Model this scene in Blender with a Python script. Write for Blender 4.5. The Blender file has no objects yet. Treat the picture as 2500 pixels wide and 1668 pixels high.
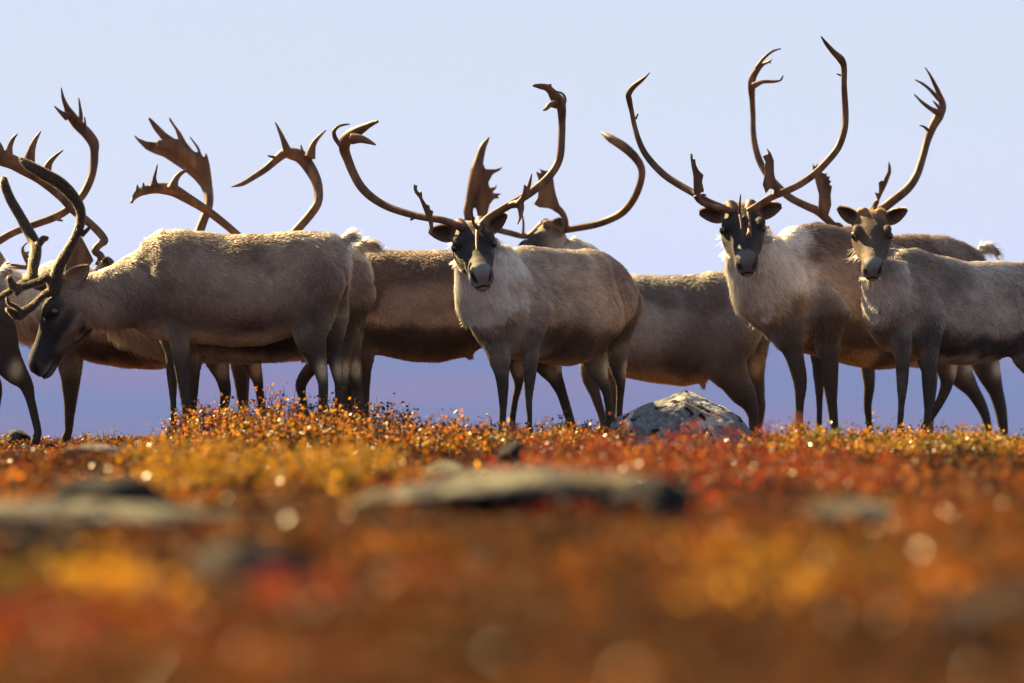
import bpy, bmesh, math, random
import numpy as np
from mathutils import Vector
random.seed(7); RNG = np.random.default_rng(7)
SC = bpy.context.scene
COL = SC.collection

# ------------------------------------------------------------------ camera
LENS = 250.0
F = 2500 * LENS / 36.0            # focal length in photo pixels
ZC = 0.59                         # eye height above the tundra under the herd
cam_d = bpy.data.cameras.new('camera'); cam = bpy.data.objects.new('camera', cam_d); COL.objects.link(cam)
cam.location = (0, 0, ZC); cam.rotation_euler = (math.radians(90), 0, 0)
cam_d.lens = LENS; cam_d.sensor_width = 36; cam_d.clip_start = 0.1; cam_d.clip_end = 30000
cam_d.dof.use_dof = True; cam_d.dof.focus_distance = 39.5; cam_d.dof.aperture_fstop = 1.55
SC.camera = cam
SC.render.engine = 'CYCLES'
SC.cycles.use_denoising = True
SC.cycles.max_bounces = 8; SC.cycles.transparent_max_bounces = 8; SC.cycles.volume_bounces = 1
SC.cycles.sample_clamp_indirect = 6
SC.cycles_curves.shape = 'THICK'; SC.cycles_curves.subdivisions = 2

# ------------------------------------------------------------------ sky and sun
SUN_EL, SUN_AZ = 37.0, 43.0        # degrees above the horizon / left of the view direction
w = bpy.data.worlds.new('World'); SC.world = w; w.use_nodes = True
wn = w.node_tree.nodes; wl = w.node_tree.links
bg = wn['Background']
sky = wn.new('ShaderNodeTexSky'); sky.sky_type = 'NISHITA'; sky.sun_disc = False
sky.sun_elevation = math.radians(SUN_EL); sky.sun_rotation = math.radians(-SUN_AZ)
sky.air_density = 1.0; sky.dust_density = 0.0; sky.ozone_density = 3.0; sky.altitude = 2000
gm = wn.new('ShaderNodeGamma'); gm.inputs[1].default_value = 0.22        # a thin bright veil evens the whole sky out
tn = wn.new('ShaderNodeMix'); tn.data_type = 'RGBA'; tn.blend_type = 'MULTIPLY'; tn.inputs[0].default_value = 1; tn.inputs[7].default_value = (.90, .95, 1.08, 1)
wl.new(sky.outputs[0], gm.inputs[0]); wl.new(gm.outputs[0], tn.inputs[6]); wl.new(tn.outputs[2], bg.inputs[0]); bg.inputs[1].default_value = 0.100
sun_d = bpy.data.lights.new('sun', 'SUN'); sun = bpy.data.objects.new('sun', sun_d); COL.objects.link(sun)
sun_d.energy = 5.0; sun_d.angle = math.radians(0.5); sun_d.color = (1.0, 0.73, 0.33)
ce, se = math.cos(math.radians(SUN_EL)), math.sin(math.radians(SUN_EL))
ca, sa = math.cos(math.radians(SUN_AZ)), math.sin(math.radians(SUN_AZ))
sun.rotation_euler = Vector((-sa * ce, ca * ce, se)).to_track_quat('Z', 'Y').to_euler()
SC.view_settings.view_transform = 'Standard'; SC.view_settings.look = 'None'
SC.view_settings.exposure = 2.35; SC.view_settings.gamma = 1.0; SC.view_settings.use_curve_mapping = False

# ------------------------------------------------------------------ helpers
def V(*a): return np.array(a, float)
def P(px, py, d):
    """photo pixel (2500 wide) at distance d metres -> point in the place"""
    return V((px - 1250.0) * d / F, d, ZC - (py - 834.0) * d / F)
def unit(v): return v / (np.linalg.norm(v) + 1e-12)
def sstep(a, b, x):
    t = np.clip((x - a) / (b - a), 0, 1); return t * t * (3 - 2 * t)

def _hash(ix, iy, iz):
    n = (ix * 374761393 + iy * 668265263 + iz * 2147483647) & 0xffffffff
    n = ((n ^ (n >> 13)) * 1274126177) & 0xffffffff
    n = (n ^ (n >> 16)) & 0xffffffff
    return n.astype(float) / 0xffffffff
def vnoise(p):
    p = np.asarray(p, float); i = np.floor(p).astype(np.int64); f = p - i; f = f * f * (3 - 2 * f)
    r = 0
    for dx in (0, 1):
        for dy in (0, 1):
            for dz in (0, 1):
                h = _hash(i[:, 0] + dx, i[:, 1] + dy, i[:, 2] + dz)
                wt = (f[:, 0] if dx else 1 - f[:, 0]) * (f[:, 1] if dy else 1 - f[:, 1]) * (f[:, 2] if dz else 1 - f[:, 2])
                r = r + h * wt
    return r * 2 - 1
def fbm(p, o=3):
    s, a, r = 1.0, 0.5, 0
    for k in range(o):
        r = r + a * vnoise(np.asarray(p) * s + 17.3 * k); s *= 2.1; a *= 0.5
    return r

def link(name, data, parent=None, mat=None):
    o = bpy.data.objects.new(name, data); COL.objects.link(o)
    if mat: data.materials.append(mat)
    if parent:
        o.parent = parent
        o.matrix_parent_inverse = parent.matrix_world.inverted() if False else o.matrix_parent_inverse
        o.location = -np.array(parent.location)
    return o
def mesh_np(name, verts, faces, cols=None, smooth=True):
    me = bpy.data.meshes.new(name)
    me.from_pydata([tuple(v) for v in verts] if not isinstance(verts, list) else verts, [], faces)
    if smooth: me.polygons.foreach_set('use_smooth', [True] * len(me.polygons))
    if cols is not None: set_cols(me, cols)
    me.update(); return me
def set_cols(me, cols):
    a = me.attributes.new('col', 'FLOAT_COLOR', 'POINT')
    c = np.ones((len(cols), 4)); c[:, :3] = cols
    a.data.foreach_set('color', c.astype(np.float32).ravel())
def mesh_arrays(name, V3, LI, nper, cols=None, smooth=False):
    """fast mesh from numpy: faces all with nper corners"""
    me = bpy.data.meshes.new(name); nf = len(LI) // nper
    me.vertices.add(len(V3)); me.vertices.foreach_set('co', np.asarray(V3, np.float32).ravel())
    me.loops.add(len(LI)); me.loops.foreach_set('vertex_index', np.asarray(LI, np.int32))
    me.polygons.add(nf); me.polygons.foreach_set('loop_start', np.arange(0, nf * nper, nper, dtype=np.int32))
    me.polygons.foreach_set('use_smooth', np.full(nf, smooth))
    if cols is not None: set_cols(me, cols)
    me.update(calc_edges=True); return me
def thing(name, label, cat, loc, group=None):
    o = bpy.data.objects.new(name, None); COL.objects.link(o); o.location = tuple(loc)
    o.empty_display_size = 0.2
    o['label'] = label; o['category'] = cat
    if group: o['group'] = group
    return o
def tag(o, label=None, cat=None, group=None, kind=None):
    for k, v in (('label', label), ('category', cat), ('group', group), ('kind', kind)):
        if v: o[k] = v
    return o

# ------------------------------------------------------------------ materials
def new_mat(name):
    m = bpy.data.materials.new(name); m.use_nodes = True
    nt = m.node_tree; nt.nodes.clear(); out = nt.nodes.new('ShaderNodeOutputMaterial')
    return m, nt, out
def N(nt, t, **kw):
    n = nt.nodes.new(t)
    for k, v in kw.items():
        if k.startswith('i_'): n.inputs[int(k[2:])].default_value = v
        else: setattr(n, k, v)
    return n
def ramp(nt, stops):
    r = nt.nodes.new('ShaderNodeValToRGB'); e = r.color_ramp.elements
    while len(e) > 1: e.remove(e[0])
    e[0].position = stops[0][0]; e[0].color = (*stops[0][1], 1)
    for p, c in stops[1:]:
        x = e.new(p); x.color = (*c, 1)
    return r
def mat_fur(name, transl=0.26, gain=1.0, gloss=0.012):
    m, nt, out = new_mat(name)
    a0 = N(nt, 'ShaderNodeAttribute', attribute_name='col'); hi = N(nt, 'ShaderNodeHairInfo')      # guard hairs pale towards the tip
    tp = ramp(nt, [(0, (.62, .60, .60)), (.55, (.9, .9, .9)), (1, (1.0, .98, .92))]); at = N(nt, 'ShaderNodeMix', data_type='RGBA', blend_type='MULTIPLY'); at.inputs[0].default_value = 1
    sc = N(nt, 'ShaderNodeVectorMath', operation='SCALE'); sc.inputs['Scale'].default_value = 1.35
    nt.links.new(hi.outputs['Intercept'], tp.inputs[0]); nt.links.new(a0.outputs['Color'], sc.inputs[0]); nt.links.new(sc.outputs[0], at.inputs[6]); nt.links.new(tp.outputs[0], at.inputs[7])
    nv = N(nt, 'ShaderNodeAttribute', attribute_name='coat')      # lie of the coat: hairs shade with the hide they grow from
    d = N(nt, 'ShaderNodeBsdfDiffuse'); nt.links.new(nv.outputs['Vector'], d.inputs['Normal']); t = N(nt, 'ShaderNodeBsdfTranslucent'); mx = N(nt, 'ShaderNodeMixShader', i_0=transl)
    g = N(nt, 'ShaderNodeBsdfGlossy'); g.inputs['Roughness'].default_value = 0.5; g.inputs['Color'].default_value = (.8, .78, .8, 1)
    mx2 = N(nt, 'ShaderNodeMixShader', i_0=gloss)
    ph = N(nt, 'ShaderNodeBsdfHairPrincipled'); ph.model = 'CHIANG'; ph.parametrization = 'COLOR'; ph.inputs['Roughness'].default_value = .42; ph.inputs['Radial Roughness'].default_value = .6
    nt.links.new(at.outputs[2], d.inputs['Color']); nt.links.new(at.outputs[2], ph.inputs['Color']); mx.inputs[0].default_value = .45
    nt.links.new(d.outputs[0], mx.inputs[1]); nt.links.new(ph.outputs[0], mx.inputs[2])
    nt.links.new(mx.outputs[0], mx2.inputs[1]); nt.links.new(g.outputs[0], mx2.inputs[2])
    nt.links.new(mx2.outputs[0], out.inputs[0]); return m
def mat_skin(name):
    m, nt, out = new_mat(name)
    at = N(nt, 'ShaderNodeAttribute', attribute_name='col')
    tc = N(nt, 'ShaderNodeTexCoord'); ns = N(nt, 'ShaderNodeTexNoise'); ns.inputs['Scale'].default_value = 120; ns.inputs['Detail'].default_value = 4
    hs = N(nt, 'ShaderNodeHueSaturation'); mr = N(nt, 'ShaderNodeMapRange'); mr.inputs[3].default_value = 0.6; mr.inputs[4].default_value = 1.4
    b = N(nt, 'ShaderNodeBsdfPrincipled'); b.inputs['Roughness'].default_value = 0.75; b.inputs['Specular IOR Level'].default_value = 0.25
    bp = N(nt, 'ShaderNodeBump'); bp.inputs['Strength'].default_value = 0.5; bp.inputs['Distance'].default_value = 0.004
    nt.links.new(tc.outputs['Object'], ns.inputs['Vector']); nt.links.new(ns.outputs[0], mr.inputs[0])
    nt.links.new(mr.outputs[0], hs.inputs['Value']); nt.links.new(at.outputs['Color'], hs.inputs['Color'])
    nt.links.new(hs.outputs[0], b.inputs['Base Color']); nt.links.new(ns.outputs[0], bp.inputs['Height']); nt.links.new(bp.outputs[0], b.inputs['Normal'])
    nt.links.new(b.outputs[0], out.inputs[0]); return m
def mat_noise(name, stops, scale=8, detail=6, rough=0.6, bump=0.3, dist=0.004, spec=0.4, stretch=(1, 1, 1), distort=0.0):
    m, nt, out = new_mat(name)
    tc = N(nt, 'ShaderNodeTexCoord'); mp = N(nt, 'ShaderNodeMapping'); mp.inputs['Scale'].default_value = stretch
    ns = N(nt, 'ShaderNodeTexNoise'); ns.inputs['Scale'].default_value = scale; ns.inputs['Detail'].default_value = detail; ns.inputs['Distortion'].default_value = distort
    r = ramp(nt, stops); b = N(nt, 'ShaderNodeBsdfPrincipled'); b.inputs['Roughness'].default_value = rough; b.inputs['Specular IOR Level'].default_value = spec
    bp = N(nt, 'ShaderNodeBump'); bp.inputs['Strength'].default_value = bump; bp.inputs['Distance'].default_value = dist
    L = nt.links.new
    L(tc.outputs['Object'], mp.inputs[0]); L(mp.outputs[0], ns.inputs['Vector']); L(ns.outputs[0], r.inputs[0]); L(r.outputs[0], b.inputs['Base Color'])
    L(ns.outputs[0], bp.inputs['Height']); L(bp.outputs[0], b.inputs['Normal']); L(b.outputs[0], out.inputs[0]); return m
def mat_leaf(name, rough=0.42, transl=0.5, spec=0.35):
    m, nt, out = new_mat(name)
    at = N(nt, 'ShaderNodeAttribute', attribute_name='col'); L = nt.links.new
    b = N(nt, 'ShaderNodeBsdfPrincipled'); b.inputs['Roughness'].default_value = rough; b.inputs['Specular IOR Level'].default_value = spec
    t = N(nt, 'ShaderNodeBsdfTranslucent'); mx = N(nt, 'ShaderNodeMixShader', i_0=transl)
    L(at.outputs['Color'], b.inputs['Base Color']); L(at.outputs['Color'], t.inputs['Color'])
    L(b.outputs[0], mx.inputs[1]); L(t.outputs[0], mx.inputs[2]); L(mx.outputs[0], out.inputs[0]); return m

M_FUR = mat_fur('caribou_fur'); M_SKIN = mat_skin('caribou_hide')
M_ANT = mat_noise('antler_bone', [(0.3, (.045, .020, .011)), (0.5, (.110, .053, .026)), (0.74, (.21, .115, .06))], scale=16, detail=8, spec=0.25, rough=0.55, bump=0.45, dist=0.004, stretch=(1, 1, .35))
M_VELVET = mat_noise('antler_velvet', [(0.35, (.02, .014, .012)), (0.65, (.05, .035, .026))], scale=60, rough=0.9, bump=0.6, spec=0.1)
M_EYE = mat_noise('dark_eye', [(0.3, (.008, .006, .005)), (0.7, (.02, .013, .009))], scale=5, rough=0.08, bump=0.0, spec=0.8)
M_LEAF = mat_leaf('autumn_leaf'); M_GLINT = mat_leaf('glossy_autumn_leaf', rough=.30, spec=.8, transl=.3); M_DULL = mat_leaf('dull_autumn_leaf', rough=.7, spec=.08, transl=.4); M_TWIG = mat_leaf('twig_bark', rough=0.7, transl=0.0, spec=0.2)

# ------------------------------------------------------------------ ground: one sheet out to the horizon
def crest_y(x):
    return 43.2 + 0.5 * np.sin(x * 0.9 + 1) - 0.9 * sstep(-1.8, -2.6, x)
def ground_z(x, y):
    x = np.asarray(x, float); y = np.asarray(y, float)
    p = np.stack([x * 0.55, y * 0.45, 0 * x], 1)
    z = 0.05 * fbm(p, 3) + 0.02 * fbm(p * 5, 2)
    near = np.exp(-((x + 1.45) / 0.75) ** 2 - ((y - 38.6) / 1.5) ** 2) * 0.10      # the shrubby hump left of the middle
    z = z * sstep(42.5, 38, y) + near + 0.05 * (fbm(p * 0.6 + 9, 2)) * sstep(36, 28, y)
    z = z - 0.03 * sstep(34, 20, y)
    over = y - crest_y(x)
    drop = -27.0 * (1 - np.exp(-np.maximum(over, 0) / 110.0)) - 0.06 * np.maximum(np.minimum(over, 30), 0)
    far = 82.0 * sstep(2300, 6800, y) + 13 * fbm(np.stack([x * 0.0011, y * 0.0006, 0 * x + 3], 1), 3) * sstep(1500, 4500, y)
    far = far - 60 * sstep(7000, 9000, y)
    return z + drop + far
xs = np.concatenate([-np.geomspace(9, 5000, 45)[::-1], np.arange(-8.75, 8.8, 0.2), np.geomspace(9, 5000, 45)])
ys = np.concatenate([np.arange(-40, 6, 2.0), np.arange(6, 50, 0.2), np.geomspace(50.3, 9000, 110)])
gx, gy = np.meshgrid(xs, ys); gz = ground_z(gx.ravel(), gy.ravel())
GV = np.stack([gx.ravel(), gy.ravel(), gz], 1); nx, ny = len(xs), len(ys)
ii = (np.arange(ny - 1)[:, None] * nx + np.arange(nx - 1)[None]).ravel()
GL = np.stack([ii, ii + 1, ii + nx + 1, ii + nx], 1).ravel()
def mat_ground():
    m, nt, out = new_mat('tundra_ground'); L = nt.links.new
    tc = N(nt, 'ShaderNodeTexCoord')
    n1 = N(nt, 'ShaderNodeTexNoise'); n1.inputs['Scale'].default_value = 2.2; n1.inputs['Detail'].default_value = 8
    r1 = ramp(nt, [(0.3, (.012, .008, .006)), (0.45, (.035, .014, .008)), (0.55, (.05, .022, .008)), (0.68, (.035, .024, .014)), (0.8, (.06, .05, .035))])
    mp = N(nt, 'ShaderNodeMapping'); mp.inputs['Scale'].default_value = (0.0035, 0.0011, 0.001)
    n2 = N(nt, 'ShaderNodeTexNoise'); n2.inputs['Scale'].default_value = 1.0; n2.inputs['Detail'].default_value = 3
    r2 = ramp(nt, [(0.32, (.030, .060, .180)), (0.5, (.042, .058, .172)), (0.68, (.062, .058, .162))])  # blue-violet of distant haze painted into the far land's base colour
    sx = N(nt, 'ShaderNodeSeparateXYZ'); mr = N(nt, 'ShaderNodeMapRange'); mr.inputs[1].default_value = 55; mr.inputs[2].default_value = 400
    mx = N(nt, 'ShaderNodeMix', data_type='RGBA')
    n3 = N(nt, 'ShaderNodeTexNoise'); n3.inputs['Scale'].default_value = 30; n3.inputs['Detail'].default_value = 6
    bp = N(nt, 'ShaderNodeBump'); bp.inputs['Strength'].default_value = 0.8; bp.inputs['Distance'].default_value = 0.03
    b = N(nt, 'ShaderNodeBsdfPrincipled'); b.inputs['Roughness'].default_value = 1.0; b.inputs['Specular IOR Level'].default_value = 0.0
    L(tc.outputs['Object'], n1.inputs['Vector']); L(n1.outputs[0], r1.inputs[0]); L(tc.outputs['Object'], mp.inputs[0]); L(mp.outputs[0], n2.inputs['Vector']); L(n2.outputs[0], r2.inputs[0])
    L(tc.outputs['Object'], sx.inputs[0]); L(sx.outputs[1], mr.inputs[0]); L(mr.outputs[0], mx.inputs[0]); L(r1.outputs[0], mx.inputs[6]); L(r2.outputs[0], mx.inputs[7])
    L(tc.outputs['Object'], n3.inputs['Vector']); L(n3.outputs[0], bp.inputs['Height']); L(bp.outputs[0], b.inputs['Normal'])
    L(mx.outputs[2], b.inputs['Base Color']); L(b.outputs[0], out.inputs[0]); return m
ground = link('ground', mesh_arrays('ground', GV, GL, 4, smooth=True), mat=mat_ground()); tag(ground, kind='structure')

# ------------------------------------------------------------------ haze
def make_haze():
    bm = bmesh.new(); bmesh.ops.create_cube(bm, size=1)
    for v in bm.verts:
        v.co = ((v.co.x) * 9900, -38 + (v.co.y + .5) * 9030, -75 + (v.co.z + .5) * 180)
    me = bpy.data.meshes.new('haze'); bm.to_mesh(me); bm.free()
    m, nt, out = new_mat('blue_air'); pv = N(nt, 'ShaderNodeVolumePrincipled')
    pv.inputs['Color'].default_value = (0.20, 0.28, 1.0, 1); pv.inputs['Density'].default_value = 0.000035; pv.inputs['Anisotropy'].default_value = 0.1
    nt.links.new(pv.outputs[0], out.inputs['Volume'])
    o = link('haze', me, mat=m); tag(o, kind='stuff')
make_haze()

# ------------------------------------------------------------------ lofts
class Parts:
    def __init__(s): s.v = []; s.f = []; s.sam = []
    def loft(s, st, n=22, kind=None, egg=0.0, info=None):
        """st: list of (centre, a-vector, b-vector)"""
        b0 = len(s.v); k = len(st)
        for c, a, b in st:
            for j in range(n):
                t = 2 * math.pi * j / n; sn, cs = math.sin(t), math.cos(t)
                s.v.append(c + a * sn + b * cs * (1 - egg * max(sn, -0.35)))
        for i in range(k - 1):
            for j in range(n):
                j2 = (j + 1) % n
                s.f.append((b0 + i * n + j, b0 + i * n + j2, b0 + (i + 1) * n + j2, b0 + (i + 1) * n + j))
        s.f.append(tuple(b0 + j for j in range(n))[::-1]); s.f.append(tuple(b0 + (k - 1) * n + j for j in range(n)))
        if kind:
            C = np.array([q[0] for q in st]); R = np.array([(np.linalg.norm(q[1]) + np.linalg.norm(q[2])) / 2 for q in st])
            u = np.linspace(0, k - 1, k * 5); i0 = np.minimum(u.astype(int), k - 2); fr = (u - i0)[:, None]
            s.sam.append((kind, C[i0] * (1 - fr) + C[i0 + 1] * fr, R[i0] * (1 - fr[:, 0]) + R[i0 + 1] * fr[:, 0], u / (k - 1), info))
    def tube(s, pts, rad, n=16, kind=None, info=None, flat=None):
        pts = [np.asarray(p, float) for p in pts]; st = []
        ref = V(0, 1, 0)
        for i, p in enumerate(pts):
            t = unit(pts[min(i + 1, len(pts) - 1)] - pts[max(i - 1, 0)])
            a = np.cross(t, ref)
            if np.linalg.norm(a) < 0.2: a = np.cross(t, V(1, 0, 0))
            a = unit(a); b = unit(np.cross(t, a)); ref = b if False else ref
            r = rad[i]; fl = 1.0 if flat is None else (flat if np.isscalar(flat) else flat[i])
            st.append((p, a * r, b * r * fl))
        s.loft(st, n, kind, info=info)
    def plate(s, pts3, thick):
        """closed outline -> plate of given half thickness along the view depth"""
        b0 = len(s.v); k = len(pts3)
        for p in pts3: s.v.append(p + V(0, -thick, 0))
        for p in pts3: s.v.append(p + V(0, thick, 0))
        s.f.append(tuple(range(b0, b0 + k))); s.f.append(tuple(range(b0 + 2 * k - 1, b0 + k - 1, -1)))
        for j in range(k):
            j2 = (j + 1) % k; s.f.append((b0 + j, b0 + k + j, b0 + k + j2, b0 + j2))

def catmull(pts, rad, sub=4):
    pts = np.array(pts, float); rad = np.array(rad, float)
    P0 = np.vstack([2 * pts[0] - pts[1], pts, 2 * pts[-1] - pts[-2]]); out = []; ro = []
    for i in range(len(pts) - 1):
        a, b, c, d = P0[i], P0[i + 1], P0[i + 2], P0[i + 3]
        for k in range(sub):
            t = k / sub
            out.append(0.5 * (2 * b + (c - a) * t + (2 * a - 5 * b + 4 * c - d) * t * t + (3 * b - a - 3 * c + d) * t ** 3)); ro.append(rad[i] * (1 - t) + rad[i + 1] * t)
    out.append(pts[-1]); ro.append(rad[-1]); return out, ro

def remesh(parts, voxel, smooth=6, fac=0.5):
    me = bpy.data.meshes.new('tmp'); me.from_pydata([tuple(v) for v in parts.v], [], parts.f)
    bm = bmesh.new(); bm.from_mesh(me); bmesh.ops.recalc_face_normals(bm, faces=bm.faces); bmesh.ops.triangulate(bm, faces=[f for f in bm.faces if len(f.verts) > 4]); bm.to_mesh(me); bm.free()
    o = bpy.data.objects.new('tmp', me); COL.objects.link(o)
    r = o.modifiers.new('r', 'REMESH'); r.mode = 'VOXEL'; r.voxel_size = voxel
    if smooth:
        sm = o.modifiers.new('s', 'SMOOTH'); sm.factor = fac; sm.iterations = smooth
    dg = bpy.context.evaluated_depsgraph_get(); ev = o.evaluated_get(dg); m2 = ev.to_mesh()
    co = np.zeros(len(m2.vertices) * 3, np.float32); m2.vertices.foreach_get('co', co)
    nq = len(m2.polygons); li = np.zeros(len(m2.loops), np.int32); m2.loops.foreach_get('vertex_index', li)
    ok = len(li) == nq * 4
    if not ok:
        m2.calc_loop_triangles(); nt_ = len(m2.loop_triangles); li = np.zeros(nt_ * 3, np.int32); m2.loop_triangles.foreach_get('vertices', li)
    ev.to_mesh_clear(); bpy.data.objects.remove(o); bpy.data.meshes.remove(me)
    return co.reshape(-1, 3).astype(float), li.reshape(-1, 4 if ok else 3)
def vnormals(co, q):
    n = np.zeros_like(co)
    if q.shape[1] == 4: fn = np.cross(co[q[:, 2]] - co[q[:, 0]], co[q[:, 3]] - co[q[:, 1]])
    else: fn = np.cross(co[q[:, 1]] - co[q[:, 0]], co[q[:, 2]] - co[q[:, 0]])
    for k in range(q.shape[1]): np.add.at(n, q[:, k], fn)
    return n / (np.linalg.norm(n, axis=1, keepdims=True) + 1e-12)

# ------------------------------------------------------------------ hair
def grow_hair(name, parent, co, q, nrm, col, length, flow, dens, count, mat, lift=0.45, rad=0.0011, npt=4, tuft=0.62):
    tri = np.vstack([q[:, [0, 1, 2]], q[:, [0, 2, 3]]]) if q.shape[1] == 4 else q
    ar = 0.5 * np.linalg.norm(np.cross(co[tri[:, 1]] - co[tri[:, 0]], co[tri[:, 2]] - co[tri[:, 0]]), axis=1) * dens[tri].mean(1)
    idx = RNG.choice(len(tri), count, p=ar / ar.sum()); T = tri[idx]
    r1 = np.sqrt(RNG.random(count)); r2 = RNG.random(count); B = np.stack([1 - r1, r1 * (1 - r2), r1 * r2], 1)
    def mixv(a): return (a[T] * (B[:, :, None] if a.ndim == 2 else B)).sum(1)
    root = mixv(co); n = mixv(nrm); n /= np.linalg.norm(n, axis=1, keepdims=True) + 1e-9
    L = mixv(length) * (0.65 + 0.5 * RNG.random(count)); fl = mixv(flow); c = mixv(col)
    tf = np.stack([vnoise(root * 22 + 5), vnoise(root * 22 + 31), vnoise(root * 22 + 77)], 1) * tuft + RNG.normal(0, 0.16, (count, 3))
    fl = fl + tf; fl -= n * (fl * n).sum(1, keepdims=True); fl /= np.linalg.norm(fl, axis=1, keepdims=True) + 1e-9
    cv = 1 + 0.42 * fbm(root * 26, 3) + RNG.normal(0, 0.17, count)
    c = np.clip(c * (1.35 * cv)[:, None], 0.004, 0.85)
    lf = lift * (0.8 + 0.6 * RNG.random(count)) * (1 + 0.35 * vnoise(root * 13 + 3))
    pts = np.zeros((count, npt, 3)); S = np.linspace(0, 1, npt)
    for k, s in enumerate(S):
        pts[:, k] = root - n * 0.002 + L[:, None] * (fl * (s * (1 - 0.15 * lf[:, None])) + n * (lf[:, None] * s * (1 - 0.45 * s))) + V(0, 0, -1) * (0.12 * L * s * s)[:, None]
    hc = bpy.data.hair_curves.new(name); hc.add_curves([npt] * count)
    hc.attributes['position'].data.foreach_set('vector', pts.astype(np.float32).ravel())
    ra = hc.attributes.get('radius') or hc.attributes.new('radius', 'FLOAT', 'POINT')
    rr = np.repeat((rad * (0.7 + 0.6 * RNG.random(count)))[:, None], npt, 1) * np.interp(S, [0, .5, 1], [1, .85, .2])[None]
    ra.data.foreach_set('value', rr.astype(np.float32).ravel())
    ca_ = hc.attributes.new('col', 'FLOAT_COLOR', 'CURVE'); c4 = np.ones((count, 4)); c4[:, :3] = c
    ca_.data.foreach_set('color', c4.astype(np.float32).ravel())
    cn = hc.attributes.new('coat', 'FLOAT_VECTOR', 'CURVE'); sn = n + fl * .25 + RNG.normal(0, .22, (count, 3)); sn /= np.linalg.norm(sn, axis=1, keepdims=True)
    cn.data.foreach_set('vector', sn.astype(np.float32).ravel())
    o = link(name, hc, parent, mat); o['kind'] = 'stuff'; return o

# ------------------------------------------------------------------ caribou
HEAD = [(-.05, .005, .055, .055), (-.02, .006, .086, .078), (.03, -.001, .100, .094), (.08, -.014, .099, .104), (.13, -.022, .097, .102), (.18, -.03, .088, .086),
        (.235, -.039, .077, .066), (.29, -.046, .070, .058), (.335, -.053, .070, .060), (.37, -.058, .066, .059), (.395, -.062, .055, .050), (.412, -.064, .034, .032)]
def head_frame(yaw, pitch, roll):
    y, p, r = map(math.radians, (yaw, pitch, roll))
    f = V(math.sin(y) * math.cos(p), -math.cos(y) * math.cos(p), -math.sin(p))
    l = unit(np.cross(V(0, 0, 1), f)); u = np.cross(f, l)
    return f, l * math.cos(r) + u * math.sin(r), u * math.cos(r) - l * math.sin(r)

PAL = dict(brown=(.088, .054, .038), flank=(.175, .133, .108), dark=(.050, .036, .030), belly=(.34, .27, .185), mane=(.56, .50, .43), leg=(.040, .030, .025),
           face=(.026, .021, .020), cheek=(.15, .115, .095), muzzle=(.20, .18, .175), crown=(.13, .085, .055), rump=(.12, .066, .042), white=(.66, .60, .50))

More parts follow.
